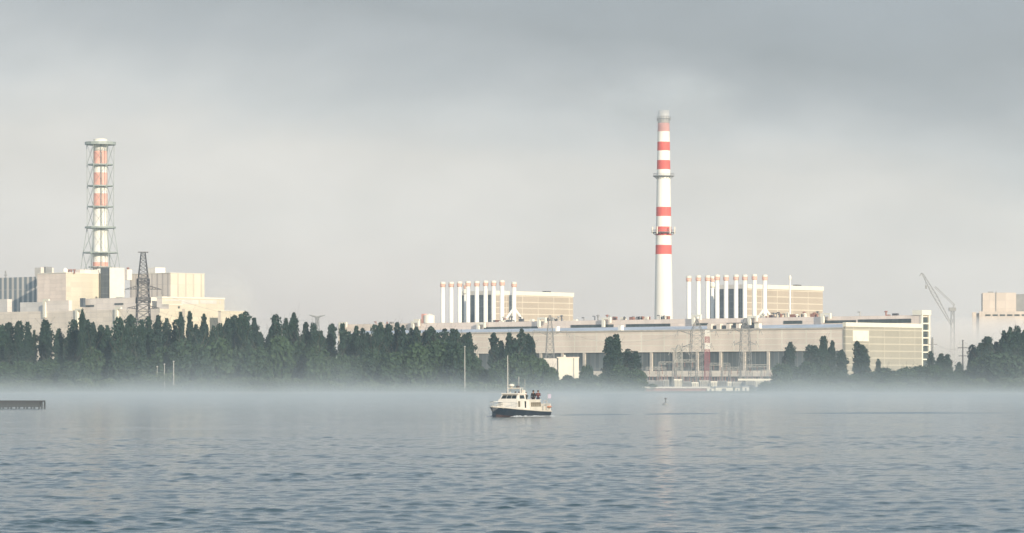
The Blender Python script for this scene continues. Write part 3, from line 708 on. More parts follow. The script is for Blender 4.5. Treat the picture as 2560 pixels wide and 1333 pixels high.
def farright():
    D = 2700; g = GZ; X = wx(2500, D); r = empty('reactor_block', (X, D, g), math.radians(-6), label='boxy pinkish building half hidden in mist at the far right edge', cat='industrial building')
    q = lambda px: (px-2500)*K*D; z = lambda py: wz(py, D)-g
    MB().box(q(2457), q(2540), 0, 40, z(782), z(732)).build('upper_wall', M['farwall'], r)
    MB().box(q(2489), q(2491), -.4, -.003, z(782), z(728)).build('downpipe', M['steel'], r)
    MB().box(q(2470), q(2484), 2, 6, z(732)+.002, z(729)).build('roof_vent', M['steel'], r)
    MB().box(q(2541), q(2640), 8, 40, z(782), z(735)).build('rear_wall', M['steel'], r)  # grey tone carries the haze over the set-back part in its colour
    MB().box(q(2448), q(2640), -6, -.4, 0, z(779)).build('lower_wall', M['farwall'], r)
    for i in range(7): MB().box(q(2463+i*18), q(2476+i*18), -6.15, -6.003, z(790.5), z(786.5)).build('window', M['band'], r)
    MB().box(q(2431), q(2441), -4, 6, 0, z(781)).build('annex', M['farwall'], r)
    MB().box(q(2441)+.004, q(2448)-.004, -2, 6, 0, z(783)).build('annex', M['pale2'], r)
farright()
# ------------------------------------------------------------------ trees
def leafmat(name, c1, c2):
    m, t, n, l, b = newmat(name); b.inputs['Roughness'].default_value = .8
    oi = n.new('ShaderNodeObjectInfo'); ge = n.new('ShaderNodeNewGeometry'); tcn = n.new('ShaderNodeTexCoord')
    no = n.new('ShaderNodeTexNoise'); no.inputs['Scale'].default_value = .35; no.inputs['Detail'].default_value = 3; l.new(tcn.outputs['Object'], no.inputs['Vector'])
    ad = n.new('ShaderNodeMath'); ad.operation = 'MULTIPLY_ADD'; l.new(oi.outputs['Random'], ad.inputs[0]); ad.inputs[1].default_value = .5
    ml = n.new('ShaderNodeMath'); ml.operation = 'MULTIPLY'; l.new(no.outputs['Fac'], ml.inputs[0]); ml.inputs[1].default_value = .55; l.new(ml.outputs[0], ad.inputs[2])
    r = n.new('ShaderNodeMix'); r.data_type = 'RGBA'; l.new(ad.outputs[0], r.inputs[0]); r.inputs[6].default_value = (*c1, 1); r.inputs[7].default_value = (*c2, 1)
    l.new(r.outputs[2], b.inputs['Base Color'])
    return m
M['leafP'] = leafmat('poplar_leaves', (.007, .024, .021), (.022, .056, .034))
M['leafR'] = leafmat('broad_leaves', (.010, .032, .024), (.045, .085, .034))
M['leafB'] = leafmat('bush_leaves', (.045, .075, .042), (.105, .145, .065))
def leaves(pts, size, rs, up=.0, elong=1.4):
    n = len(pts); P = np.array(pts)
    a = rs.normal(size=(n, 3)); a[:, 2] += up*2; a /= np.linalg.norm(a, axis=1)[:, None]
    b = rs.normal(size=(n, 3)); b -= (b*a).sum(1)[:, None]*a; b /= np.linalg.norm(b, axis=1)[:, None]
    s = size*rs.uniform(.6, 1.3, n)[:, None]
    A = a*s*elong*.5; B = b*s*.5
    v = np.stack((P-A-B*.5, P+B-A*.1, P+A+B*.2, P-B+A*.1), 1).reshape(-1, 3)
    f = np.arange(4*n).reshape(n, 4)
    return v, f
def mesh_np(name, v, f, mat):
    me = bpy.data.meshes.new(name); me.vertices.add(len(v)); me.vertices.foreach_set('co', v.astype(np.float32).ravel())
    q = f.astype(np.int32); me.loops.add(q.size); me.loops.foreach_set('vertex_index', q.ravel())
    me.polygons.add(len(q)); me.polygons.foreach_set('loop_start', np.arange(0, q.size, 4, dtype=np.int32)); me.update(calc_edges=True)
    me.materials.append(mat); return me
def trunkmesh(name, h, r0, seed, limbs=5, spread=.15):
    rs = random.Random(seed); b = MB(); x = y = 0; pr = (0, 0, -1.0); rr = r0
    for i in range(1, 7):
        x += rs.uniform(-.15, .15); y += rs.uniform(-.15, .15); p = (x, y, h*.85*i/6); r2 = r0*(1-i/7); b.bar(pr, p, rr, 7, r2); pr = p; rr = r2
        if i > 1:
            for k in range(limbs//2+1):
                a = rs.uniform(0, 6.28); L_ = h*spread*rs.uniform(.6, 1.2); b.bar(p, (p[0]+math.cos(a)*L_, p[1]+math.sin(a)*L_, p[2]+L_*rs.uniform(.6, 1.8)), r2*.5, 5, .03)
    me = bpy.data.meshes.new(name); me.from_pydata(b.v, [], b.f); me.materials.append(M['wood']); return me
def poplar(seed, n=3600):
    """unit tree: height 1 (scaled x25), crown radius about 1 (scaled)"""
    rs = np.random.RandomState(seed); Hh = 25.0; pts = []
    ns = rs.randint(3, 7); spires = [(0, 0, 1.0, 1.0)]
    for i in range(ns):
        a = rs.uniform(0, 6.28); d = rs.uniform(.35, .85)*1.5; spires.append((d*math.cos(a), d*math.sin(a), rs.uniform(.74, .99), rs.uniform(.5, .9)))
    wt = np.array([s_[3]*s_[2] for s_ in spires]); wt /= wt.sum()
    for sp, w in zip(spires, wt):
        m = int(n*w)
        u = rs.uniform(.04, 1, m); z = u*Hh*sp[2]
        prof = np.interp(u, [0, .06, .2, .5, .8, .93, 1], [.35, .75, .95, 1, .92, .70, .30])*2.1*(.55+.45*sp[3])
        bump = 1+.32*np.sin(z*.9+seed)*np.sin(z*.37+2*seed)+.10*np.sin(z*2.3+3*seed)
        a = rs.uniform(0, 6.28, m)
        lump = 1+.28*np.sin(3*a+z*.6+seed)
        r = prof*bump*lump*np.sqrt(rs.uniform(.25, 1, m))
        pts += list(zip(sp[0]*(1-.25*u)+r*np.cos(a), sp[1]*(1-.25*u)+r*np.sin(a), z))
    # stray tips
    for i in range(60):
        a = rs.uniform(0, 6.28); z = rs.uniform(.3, .98)*Hh; r = 2.2*rs.uniform(.8, 1.25)*(1 if z < 18 else (25-z)/9+.2); pts.append((r*math.cos(a), r*math.sin(a), z))
    v, f = leaves(pts, .66, rs, up=.7, elong=1.7)
    return mesh_np('poplar_crown', v, f, M['leafP']), trunkmesh('poplar_trunk', Hh, .35, seed)
def roundtree(seed, n=3000, mat='leafR', droop=0):
    rs = np.random.RandomState(seed); pts = []; Hh = 12.0
    cl = [(0, 0, 7.5, 3.6)]
    for i in range(13):
        a = rs.uniform(0, 6.28); e = rs.uniform(-.3, 1.2); d = rs.uniform(2.2, 3.8)
        cl.append((d*math.cos(a)*math.cos(e), d*math.sin(a)*math.cos(e), 6.3+d*math.sin(e), rs.uniform(1.3, 2.3)))
    wt = np.array([c[3]**2 for c in cl]); wt /= wt.sum()
    for c, w in zip(cl, wt):
        m = int(n*w); d = rs.normal(size=(m, 3)); d /= np.linalg.norm(d, axis=1)[:, None]; rr = c[3]*rs.uniform(.55, 1.05, m)[:, None]
        p = np.array(c[:3])+d*rr
        if droop: p[:, 2] -= droop*np.maximum(0, np.hypot(p[:, 0], p[:, 1])-2)*rs.uniform(0, 1.4, m)
        pts += list(map(tuple, p))
    m = n//5; a = rs.uniform(0, 6.28, m); z = rs.uniform(.3, 5, m); r = (1.5+z*.5)*np.sqrt(rs.uniform(.2, 1, m)); pts += list(zip(r*np.cos(a), r*np.sin(a), z))
    v, f = leaves(pts, .75, rs, up=0, elong=1.5)
    return mesh_np('tree_crown', v, f, M[mat]), trunkmesh('tree_trunk', Hh, .4, seed, spread=.25)
POP = [poplar(s_) for s_ in range(11, 25)]
RND = [roundtree(s_, droop=(.5 if s_ % 2 else 0)) for s_ in range(31, 36)]
BSH = [roundtree(s_, 1600, 'leafB') for s_ in range(41, 44)]
TREES = []      # px, ytop, width px, D, kind
def T(px, yt, w, D=None, kind='P', base=None): TREES.append([px, yt, w, D, kind])
front = [(6, 812, 26), (27, 806, 26), (50, 803, 28), (72, 806, 22), (82, 826, 14), (112, 801, 34), (145, 823, 24), (180, 799, 30), (201, 775, 15), (215, 800, 30), (232, 808, 22),
 (252, 815, 26), (270, 815, 24), (296, 793, 32), (318, 812, 22), (334, 787, 28), (352, 800, 24), (372, 792, 24), (393, 789, 28), (413, 806, 24), (422, 797, 22), (441, 800, 26), (456, 783, 16), (474, 780, 17),
 (492, 812, 22), (513, 787, 22), (528, 815, 20), (547, 809, 24), (568, 797, 26), (586, 790, 26), (600, 786, 24), (618, 780, 30), (637, 796, 24), (655, 832, 22), (672, 820, 22), (690, 786, 30), (711, 796, 20), (727, 797, 22),
 (742, 783, 24), (756, 806, 22), (765, 830, 20), (783, 807, 23), (804, 828, 22), (828, 809, 21), (858, 809, 21), (872, 830, 20), (886, 817, 24), (905, 822, 22), (918, 830, 22), (938, 813, 24), (956, 808, 24), (972, 812, 22), (990, 806, 24), (1008, 815, 22),
 (1026, 820, 22), (1044, 818, 22), (1060, 830, 22), (1077, 816, 24), (1094, 832, 22), (1111, 823, 24), (1128, 822, 24), (1144, 824, 22), (1158, 836, 22), (1172, 845, 20),
 (1236, 833, 24), (1251, 853, 16), (1269, 833, 24), (1285, 846, 24), (1304, 823, 26), (1318, 836, 22), (1330, 842, 17), (1526, 841, 26), (1540, 836, 26), (1570, 873, 26), (1584, 878, 26),
 (1965, 876, 22), (1976, 856, 24), (2026, 862, 26), (2040, 864, 26), (2056, 842, 18), (2064, 841, 16), (2080, 852, 17), (2103, 874, 24), (2148, 853, 24), (2160, 862, 22), (2168, 886, 14), (2196, 897, 13),
 (2330, 878, 20), (2354, 884, 26), (2367, 886, 22), (2399, 905, 18), (2431, 862, 22), (2452, 858, 22), (2470, 843, 28), (2488, 855, 24), (2511, 828, 20), (2526, 818, 24), (2540, 815, 24), (2558, 826, 22)]
rr = random.Random(5)
for i, (px, yt, w) in enumerate(front):
    D = 1560+rr.uniform(-22, 30)
    T(px, yt+rr.uniform(-1, 1), w, D, 'P')
# a second, slightly lower row that closes the mass behind
for px in list(range(170, 840, 21))+list(range(875, 1175, 21)):
    T(px+rr.uniform(-6, 6), 838+rr.uniform(-8, 14), 28, 1600+rr.uniform(-8, 20), 'P')
for px in (2440, 2462, 2484, 2506, 2530, 2553): T(px, 868+rr.uniform(-6, 8), 30, 1590, 'P')
# round and willow-like trees
rounds = [(235, 872, 70), (120, 900, 70), (60, 905, 70), (15, 905, 60), (180, 905, 70), (300, 880, 70), (350, 890, 70), (410, 868, 72), (455, 852, 78), (500, 862, 60), (545, 855, 76), (595, 868, 66), (640, 870, 70), (700, 845, 74), (745, 855, 70), (800, 872, 70), (850, 885, 60),
 (880, 890, 62), (930, 872, 70), (985, 880, 70), (1040, 862, 74), (1095, 850, 80), (1140, 856, 70), (1180, 890, 56), (1210, 925, 50), (1245, 905, 56), (1290, 880, 66), (1325, 888, 60), (1350, 898, 50), (1378, 918, 40), (1420, 938, 40), (1440, 945, 40), (1466, 914, 36), (1480, 935, 36), (1510, 935, 44), (1555, 915, 60), (1590, 925, 46),
 (1955, 910, 50), (1990, 925, 46), (2020, 905, 56), (2060, 915, 50), (2095, 925, 50), (2140, 935, 50), (2180, 930, 50), (2212, 920, 62), (2235, 938, 50), (2268, 920, 60), (2300, 916, 60), (2335, 915, 50), (2370, 925, 50), (2410, 925, 60), (2450, 895, 70), (2490, 880, 90), (2530, 890, 80), (2560, 900, 60)]
for px, yt, w in rounds: T(px, yt+rr.uniform(-2, 2), w, 1528+rr.uniform(-8, 8), 'R')
bushes = [(365, 934, 40), (395, 932, 44), (425, 933, 40), (500, 945, 44), (555, 950, 44), (600, 944, 46), (645, 942, 48), (690, 944, 46), (735, 946, 46), (780, 950, 44), (830, 952, 40), (60, 950, 50), (110, 948, 50), (160, 950, 50), (210, 946, 46), (270, 946, 50), (320, 948, 46),
 (1405, 950, 40), (1450, 955, 40), (1500, 956, 40), (1560, 955, 40), (1600, 948, 44), (1630, 960, 30), (1915, 955, 34), (1945, 950, 40), (2000, 950, 44), (2050, 952, 44), (2110, 955, 44), (2170, 952, 44), (2240, 955, 44), (2300, 950, 44), (2350, 952, 44), (2400, 950, 44), (2450, 945, 44), (2510, 945, 50), (2550, 945, 44)]
for px, yt, w in bushes: T(px, yt, w, 1512+rr.uniform(-3, 3), 'B')
# labels: ordinal from the nearest landmark, so that each singles out one tree
LM = {'P': [(-40, 'left photo edge'), (358, 'dark left pylon'), (645, 'tree mass dip behind the pale bushes'), (845, 'gap in the tree row'), (1190, 'first gap showing the hall'), (1440, 'pump house'), (1900, 'switchyard'), (2130, 'glazed hall corner'), (2407, 'dark pole')]}
def label_trees():
    for kind, front_row, nm, gp in (('P', True, 'poplar', 'poplars in the front row of the shore'), ('P', False, 'poplar', 'poplars of the lower back row'), ('R', True, 'round-crowned tree', 'broad trees below the poplars'), ('B', True, 'shrub', 'shrubs along the waterline')):
        sel = [t for t in TREES if t[4] == kind and ((t[3] < 1591 and not (t[2] == 30 and t[3] == 1590)) == front_row)]
        sel.sort(key=lambda t: t[0])
        cnt = {}
        for t in sel:
            lm = max(i for i, (p, _) in enumerate(LM['P']) if p <= t[0]); cnt[lm] = cnt.get(lm, 0)+1
            h = ('very tall' if t[1] < 790 else 'tall' if t[1] < 815 else 'medium' if t[1] < 850 else 'short') if kind == 'P' else ('large' if t[2] > 60 else 'small')
            sl = ('slim' if t[2] < 20 else 'upright' if t[2] < 26 else 'broad') if kind == 'P' else ('leafy')
            row = ('' if front_row else 'back-row ')
            k = cnt[lm]; o_ = ordn[k-1] if k <= 20 else 'twenty-'+ordn[k-21]
            t += [f'{h} {sl} {row}{nm}, {o_} right of the {LM["P"][lm][1]}', gp]
label_trees()
def place_trees():
    rs = random.Random(9); cnt = {'P': 0, 'R': 0, 'B': 0}
    lib = {'P': POP, 'R': RND, 'B': BSH}; ref = {'P': (25.0, 5.6), 'R': (12.0, 9.5), 'B': (12.0, 9.5)}
    nm = {'P': 'poplar', 'R': 'broadleaf_tree', 'B': 'shrub'}; catn = {'P': 'tree', 'R': 'tree', 'B': 'shrub'}
    for px, yt, w, D, kind, lab, gp in TREES:
        cr, tr = lib[kind][cnt[kind] % len(lib[kind])]; cnt[kind] += 1
        g = 1.0 if D < 1540 else 1.4
        h = wz(yt, D)-g; W_ = w*K*D
        r = empty(nm[kind], (wx(px, D), D, g), 0, label=lab, cat=catn[kind], group=gp)
        sx = W_/ref[kind][1]*(1.32 if kind == 'P' else 1.15); sz = h/ref[kind][0]*(1.0 if kind == 'P' else 1.08)
        rz = rs.uniform(0, 6.28); tx, ty = rs.gauss(0, .022), rs.gauss(0, .022)
        for me, n_ in ((cr, 'crown'), (tr, 'trunk')):
            o = bpy.data.objects.new(n_, me); C.objects.link(o); o.parent = r; o.scale = (sx, sx, sz); o.rotation_euler = (tx, ty, rz)
place_trees()
def undergrowth():
    rs = np.random.RandomState(77); pts = []
    for px in np.arange(-80, 2660, 2.2):
        if 1612 < px < 1900: continue
        D = 1506+rs.uniform(0, 20); h = 2.2+1.6*fbm(px*.02, 5)+rs.uniform(-.4, 1.2)
        m = 34; x = wx(px, D)+rs.normal(size=m)*.8; y = D+rs.normal(size=m)*1.5; z = .4+np.abs(h)*rs.uniform(0, 1.15, m)
        pts += list(zip(x, y, z))
    v, f = leaves(pts, .7, rs)
    o = bpy.data.objects.new('undergrowth', mesh_np('undergrowth', v, f, M['leafB'])); C.objects.link(o)
    tag(o, 'low tangled green undergrowth along the shoreline at the foot of the trees', 'undergrowth', None, 'stuff')
undergrowth()
# ------------------------------------------------------------------ pontoon at the left
def pontoon():
    D = 545; r = empty('jetty', (wx(40, D), D, 0), label='dark low jetty deck on piles entering at the left edge of the water', cat='jetty')
    q = lambda px: (px-40)*K*D
    MB().box(q(-160), q(105), 0, 4, wz(1005, D), wz(1001.5, D)).build('deck', M['tarred'], r)
    MB().box(q(-160), q(18), .1, 3.9, wz(1019, D), wz(1005, D)-.003).box(q(18)+.01, q(98), .1, 3.9, wz(1018, D), wz(1005, D)-.003).build('skirt', M['tarred'], r)
    for px in (104, 97, 78, 60, 40, 20, 0, -20, -45, -80, -120):
        for yy in (.3, 3.6): MB().lathe(q(px), yy, [(-1.5, .14), (wz(1005, D)-.004, .14)], 8).build('pile', M['tarred'], r)
pontoon()
def buoy():
    D = 640; r = empty('buoy', (wx(1664, D), D, 0), label='tiny grey buoy floating in the mist right of the boat', cat='buoy')
    MB().lathe(0, 0, [(-.3, .2), (-.1, .55), (.2, .6), (.45, .3), (.5, .12)], 14).build('float', M['steel'], r, smooth=True)
    MB().lathe(0, 0, [(.5, .1), (1.0, .07), (1.05, .22), (1.25, .22), (1.3, .03)], 10).build('topmark', M['dark'], r)
buoy()
# ------------------------------------------------------------------ boat
def boat():
    D = 410; s = K*D
    phi = math.radians(30)
    fw = Vector((-math.sin(phi), -math.cos(phi), 0))
    bow = Vector((wx(1231, D), D-4.8, 0)); org = bow-fw*5.6
    rz = math.atan2(fw.y, fw.x)
    org.z = 0
    r = empty('motor_launch', org, rz, label='white cabin motor launch with dark blue hull and tall mast, crossing the misty water', cat='boat')
    navy = plain('navy_hull_paint', (.012, .024, .042), rough=.35, var=.3, scale=.8)
    boot = plain('dull_red_antifouling', (.06, .035, .035), rough=.6)
    wht = plain('boat_white_paint', (.74, .70, .63), rough=.45, var=.08, scale=1.2)
    offw = plain('boat_cream_paint', (.62, .58, .50), rough=.5, var=.1, scale=1)
    gls = plain('dark_boat_glass', (.015, .025, .03), rough=.12, var=.1)
    chrome = plain('boat_rail_steel', (.55, .55, .53), rough=.4, metal=.3)
    orange = plain('faded_orange_plastic', (.42, .20, .13))
    # hull sections: x, half beam at deck, at chine, deck z, chine z, keel z
    secs = [(5.6, .04, .02, 1.12, .55, .15), (5.0, .62, .22, 1.06, .30, -.25), (4.0, 1.12, .62, .98, .18, -.5), (2.6, 1.42, 1.08, .86, .10, -.6), (0.5, 1.55, 1.32, .76, .08, -.6), (-2.5, 1.52, 1.36, .62, .08, -.55), (-5.4, 1.42, 1.28, .55, .10, -.4)]
    b = MB(); rings = []
    for x, bd, bc, zd, zc_, zk in secs:
        rings.append([(x, -bd, zd), (x, -bc, zc_), (x, 0, zk), (x, bc, zc_), (x, bd, zd)])
    n = 5; vs = [p for q in rings for p in q]; fs = []
    for i in range(len(rings)-1):
        for j in range(n-1): a = i*n+j; fs.append((a, a+1, a+n+1, a+n))
        fs.append((i*n+4, i*n, (i+1)*n, (i+1)*n+4))
    fs.append((0, 4, 3, 2, 1)); e = (len(rings)-1)*n; fs.append((e, e+1, e+2, e+3, e+4))
    m_ = [0]*len(fs)
    o = MB().add(vs, fs).build('hull', [navy, boot, wht], r)
    for p in o.data.polygons:
        c = p.center
        if p.normal.z > .9 or (c.z > .6 and abs(p.normal.z) > .9): p.material_index = 2
        elif c.z < 0: p.material_index = 1
    # rub rail
    b = MB()
    for sg in (-1, 1): b.path([(x, sg*bd*1.01, zd+.02) for x, bd, bc, zd, zc_, zk in secs], .06, 6)
    b.build('rub_rail', offw, r)
    # fore cabin / wheelhouse
    def prism(name, xf0, xf1, xa0, xa1, hw0, hw1, z0, z1, mat):
        vs = [(xf0, -hw0, z0), (xf0, hw0, z0), (xa0, hw0, z0), (xa0, -hw0, z0), (xf1, -hw1, z1), (xf1, hw1, z1), (xa1, hw1, z1), (xa1, -hw1, z1)]
        return MB().add(vs, [(3, 2, 1, 0), (4, 5, 6, 7), (0, 1, 5, 4), (1, 2, 6, 5), (2, 3, 7, 6), (3, 0, 4, 7)]).build(name, mat, r)
    prism('fore_cabin', 2.5, 2.1, -.6, -.6, 1.28, 1.22, .80, 1.95, wht)
    prism('wheelhouse', 2.0, 1.55, .1, -.05, 1.18, 1.02, 1.953, 2.55, wht)
    prism('wheelhouse_roof', 1.75, 1.7, -.2, -.2, 1.12, 1.08, 2.553, 2.66, wht)
    # windscreen panes, tilted with the front
    def quadpane(name, pts, off):
        p = [Vector(q) for q in pts]; nrm = (p[1]-p[0]).cross(p[3]-p[0]).normalized()*off
        vs = [q+nrm for q in p]+[q-nrm*.2 for q in p]
        MB().add(vs, [(0, 1, 2, 3), (7, 6, 5, 4), (0, 4, 5, 1), (1, 5, 6, 2), (2, 6, 7, 3), (3, 7, 4, 0)]).build(name, gls, r)
    fx = lambda z: 2.0-.45*(z-1.953)/.597; hw = lambda z: 1.18-.16*(z-1.953)/.597
    za, zb = 2.03, 2.42
    for y0, y1 in ((-.97, -.36), (-.30, .30), (.36, .97)):
        quadpane('windscreen', [(fx(za), y0, za), (fx(za), y1, za), (fx(zb), y1*.93, zb), (fx(zb), y0*.93, zb)], .015)
    for sg in (-1, 1):
        pts = [(1.45, sg*hw(za), za), (.35, sg*hw(za), za), (.35, sg*hw(zb), zb), (1.3, sg*hw(zb), zb)]
        if sg < 0: pts = [pts[1], pts[0], pts[3], pts[2]]
        pts = pts[::-1] if False else pts
        p = [Vector(q)+Vector((0, sg*.012, 0)) for q in pts]
        MB().add([*p, *[q-Vector((0, sg*.03, 0)) for q in p]], [(0, 1, 2, 3), (7, 6, 5, 4), (0, 4, 5, 1), (1, 5, 6, 2), (2, 6, 7, 3), (3, 7, 4, 0)]).build('side_window', gls, r)
        MB().box(1.55, 1.95, sg*1.235, sg*1.275, 1.1, 1.75).build('porthole', plain('tinted_glass', (.16, .14, .10), rough=.2), r)
        MB().box(.2, .5, sg*1.235, sg*1.278, 1.0, 1.75).build('cabin_door_gap', gls, r)
    # aft trunk cabin
    prism('aft_cabin', -.603, -.62, -3.3, -3.2, 1.28, 1.15, .68, 1.85, offw)
    MB().box(-3.35, -.5, -1.2, 1.2, 1.853, 1.93).build('aft_cabin_roof', wht, r)
    am = plain('amber_cabin_glass', (.22, .19, .14), rough=.25)
    for sg in (-1, 1):
        for k in range(5):
            MB().box(-1.0-k*.46, -1.34-k*.46, sg*1.2, sg*1.262, 1.12, 1.62).build('cabin_window', am, r)
    # bow steps on the cabin front
    for z in (1.1, 1.38, 1.66): MB().box(2.3, 2.62, -1.0, -.45, z, z+.05).build('step', chrome, r)
    # cockpit sole and stern
    MB().box(-5.2, -3.36, -1.2, 1.2, .64, 1.2).build('cockpit', offw, r)
    MB().box(-5.38, -5.21, -1.3, 1.3, .64, 1.45).build('transom', wht, r)
    for sg in (-1, 1):
        b = MB()
        b.path([(-3.6, sg*1.35, .66), (-3.6, sg*1.35, 1.65), (-3.75, sg*1.33, 1.8), (-4.25, sg*1.33, 1.8), (-4.4, sg*1.33, 1.65), (-4.4, sg*1.33, .66)], .05, 6); b.build('arch_rail', chrome, r)
        b = MB(); b.path([(-4.4, sg*1.33, 1.5), (-5.3, sg*1.25, 1.5)], .035, 5); b.path([(-4.85, sg*1.3, .66), (-4.85, sg*1.3, 1.5)], .03, 5); b.build('stern_rail', chrome, r)
        b = MB(); pts = [(5.3, 0, 1.75), (4.6, sg*.85, 1.68), (3.4, sg*1.25, 1.6), (2.3, sg*1.35, 1.55)]; b.path(pts, .028, 5)
        for p in pts: b.bar(p, (p[0], p[1]*.98, .9), .024, 5)
        b.path([(5.3, 0, 1.35), (4.6, sg*.85, 1.3), (3.4, sg*1.25, 1.25), (2.3, sg*1.35, 1.2)], .018, 5); b.build('bow_rail', chrome, r)
    MB().lathe(-5.0, 1.25, [(1.0, .3), (1.05, .36), (1.15, .36), (1.2, .3)], 14).build('lifebuoy', orange, r)
    # mast, radar, lights
    MB().lathe(1.2, -.55, [(2.66, .08), (6.9, .045)], 10).build('mast', plain('mast_paint', (.46, .46, .44)), r)
    b = MB().bar((.7, -.8, 2.66), (.7, -.8, 3.15), .05).bar((.7, .8, 2.66), (.7, .8, 3.15), .05).bar((.7, -.85, 3.15), (.7, .85, 3.15), .06).bar((.2, -.8, 2.66), (.2, -.8, 3.15), .05).bar((.2, .8, 2.66), (.2, .8, 3.15), .05)
    b.box(.1, .8, -.85, .85, 3.2, 3.26); b.build('roof_rack', wht, r)
    MB().lathe(.6, -.4, [(3.262, .12), (3.40, .12), (3.42, .3), (3.52, .34), (3.62, .3), (3.7, .1)], 16).build('radar_dome', wht, r, smooth=True)
    MB().lathe(.45, .35, [(3.262, .2), (3.42, .22), (3.5, .12)], 12).build('searchlight', M['dark'], r)
    for y in (-.75, .3, .75): MB().lathe(.9, y, [(2.66, .1), (2.8, .12), (2.86, .05)], 8).build('deck_lamp', M['dark'], r)
    MB().box(-.1, .15, .6, 1.0, 2.662, 3.0).build('vent_cowl', wht, r)
    MB().bar((-1.2, .3, 1.93), (-1.2, .3, 4.2), .025, 5).build('whip_antenna', chrome, r)
    MB().bar((.0, .2, 3.26), (.0, .2, 4.5), .03, 5, .05).build('whip_antenna', chrome, r)
    MB().bar((-5.3, .9, 1.45), (-5.45, .9, 2.7), .025, 5).build('flagstaff', chrome, r)
    fl = MB(); nn_ = 8
    for i in range(nn_):
        x0, x1 = -5.42-i*.09, -5.42-(i+1)*.09; y0, y1 = .9+.05*math.sin(i*1.1), .9+.05*math.sin((i+1)*1.1)
        fl.add([(x0, y0-.008, 2.05), (x1, y1-.008, 2.02), (x1, y1-.008, 2.5), (x0, y0-.008, 2.55), (x0, y0+.008, 2.05), (x1, y1+.008, 2.02), (x1, y1+.008, 2.5), (x0, y0+.008, 2.55)], [(0, 1, 2, 3), (7, 6, 5, 4), (0, 4, 5, 1), (3, 2, 6, 7)])
    fl.build('flag', plain('flag_cloth', (.45, .42, .52)), r)
    # people
    Mw = Matrix.Translation(org) @ Matrix.Rotation(rz, 4, 'Z')
    skin = plain('skin', (.42, .24, .17), rough=.6, var=.05)
    def person(lp, face, sit, jcol, tcol, hcol, lab, arms):
        w = Mw @ Vector(lp)
        p = empty('person', w, face, label=lab, cat='person', group='people on the launch')
        hip = .50 if sit else .93
        # joints (x forward, y left)
        J = {'pelvis': (0, 0, hip), 'waist': (0, 0, hip+.13), 'chest': (0, 0, hip+.36), 'neck': (0, 0, hip+.54), 'head0': (.02, 0, hip+.62), 'head1': (.03, 0, hip+.76)}
        if sit: LG = lambda s_: [(.02, s_*.1, hip-.02), (.42, s_*.13, hip), (.44, s_*.13, .08), (.58, s_*.14, .04)]
        else: LG = lambda s_: [(0, s_*.10, hip-.03), (.03, s_*.12, .50), (0, s_*.13, .09), (.15, s_*.15, .04)]
        def skinobj(name, verts, edges, rads, mat, parent, sub=2, root=0):
            me = bpy.data.meshes.new(name); me.from_pydata(verts, edges, []); me.materials.append(mat)
            o = bpy.data.objects.new(name, me); C.objects.link(o); o.parent = parent
            md = o.modifiers.new('skin', 'SKIN'); 
            for i, rd in enumerate(rads):
                sv = me.skin_vertices[0].data[i]; sv.radius = rd if isinstance(rd, tuple) else (rd, rd)
            me.skin_vertices[0].data[root].use_root = True
            md.use_smooth_shade = True; s2 = o.modifiers.new('sub', 'SUBSURF'); s2.levels = sub; s2.render_levels = sub
            return o
        V = [J['pelvis'], J['waist'], J['chest'], J['neck'], J['head0'], J['head1']]; E = [(0, 1), (1, 2), (2, 3), (3, 4), (4, 5)]
        Rd = [(.13, .10), (.12, .09), (.16, .10), .055, .075, .085]
        for s_ in (-1, 1):
            k = len(V); g = LG(s_); V += g; Rd += [.085, .06, .042, .035]; E += [(0, k), (k, k+1), (k+1, k+2), (k+2, k+3)]
            sh = (0, s_*.19, hip+.48); el_, wr = arms[0 if s_ < 0 else 1]
            el_ = (sh[0]+el_[0], sh[1]+s_*el_[1], sh[2]+el_[2]); wr = (el_[0]+wr[0], el_[1]+s_*wr[1], el_[2]+wr[2])
            k = len(V); V += [sh, el_, wr]; Rd += [.055, .042, .028]; E += [(2, k), (k, k+1), (k+1, k+2)]
            d = (Vector(wr)-Vector(el_)).normalized(); sd_ = d.cross(Vector((1, 0, .2))).normalized(); palm = Vector(wr)+d*.08
            k2 = len(V); V.append(tuple(palm)); Rd.append((.04, .02)); E.append((k+2, k2))
            for j in range(4):
                a = palm+sd_*(.03-.02*j)+d*.04; c = a+d*(.04-.006*abs(j-1.5))+Vector((.012, 0, -.01)); k3 = len(V); V += [tuple(a), tuple(c)]; Rd += [.009, .008]; E += [(k2, k3), (k3, k3+1)]
            a = palm-d*.03+sd_*.05; c = a+d*.035; k3 = len(V); V += [tuple(a), tuple(c)]; Rd += [.011, .009]; E += [(k2, k3), (k3, k3+1)]
        skinobj('body', V, E, Rd, skin, p)
        # jacket: torso and sleeves
        V = [J['pelvis'], J['waist'], J['chest'], (0, 0, hip+.52)]; E = [(0, 1), (1, 2), (2, 3)]; Rd = [(.165, .13), (.155, .125), (.19, .135), (.09, .08)]
        for s_ in (-1, 1):
            sh = (0, s_*.19, hip+.47); el_, wr = arms[0 if s_ < 0 else 1]
            el_ = (sh[0]+el_[0], sh[1]+s_*el_[1], sh[2]+el_[2]); wr = (el_[0]+wr[0]*.9, el_[1]+s_*wr[1]*.9, el_[2]+wr[2]*.9)
            k = len(V); V += [sh, el_, wr]; Rd += [.085, .066, .05]; E += [(2, k), (k, k+1), (k+1, k+2)]
        skinobj('jacket', V, E, Rd, plain('jacket_cloth', jcol, var=.2, scale=3), p)
        V = [(0, 0, hip+.04)]; E = []; Rd = [(.165, .13)]
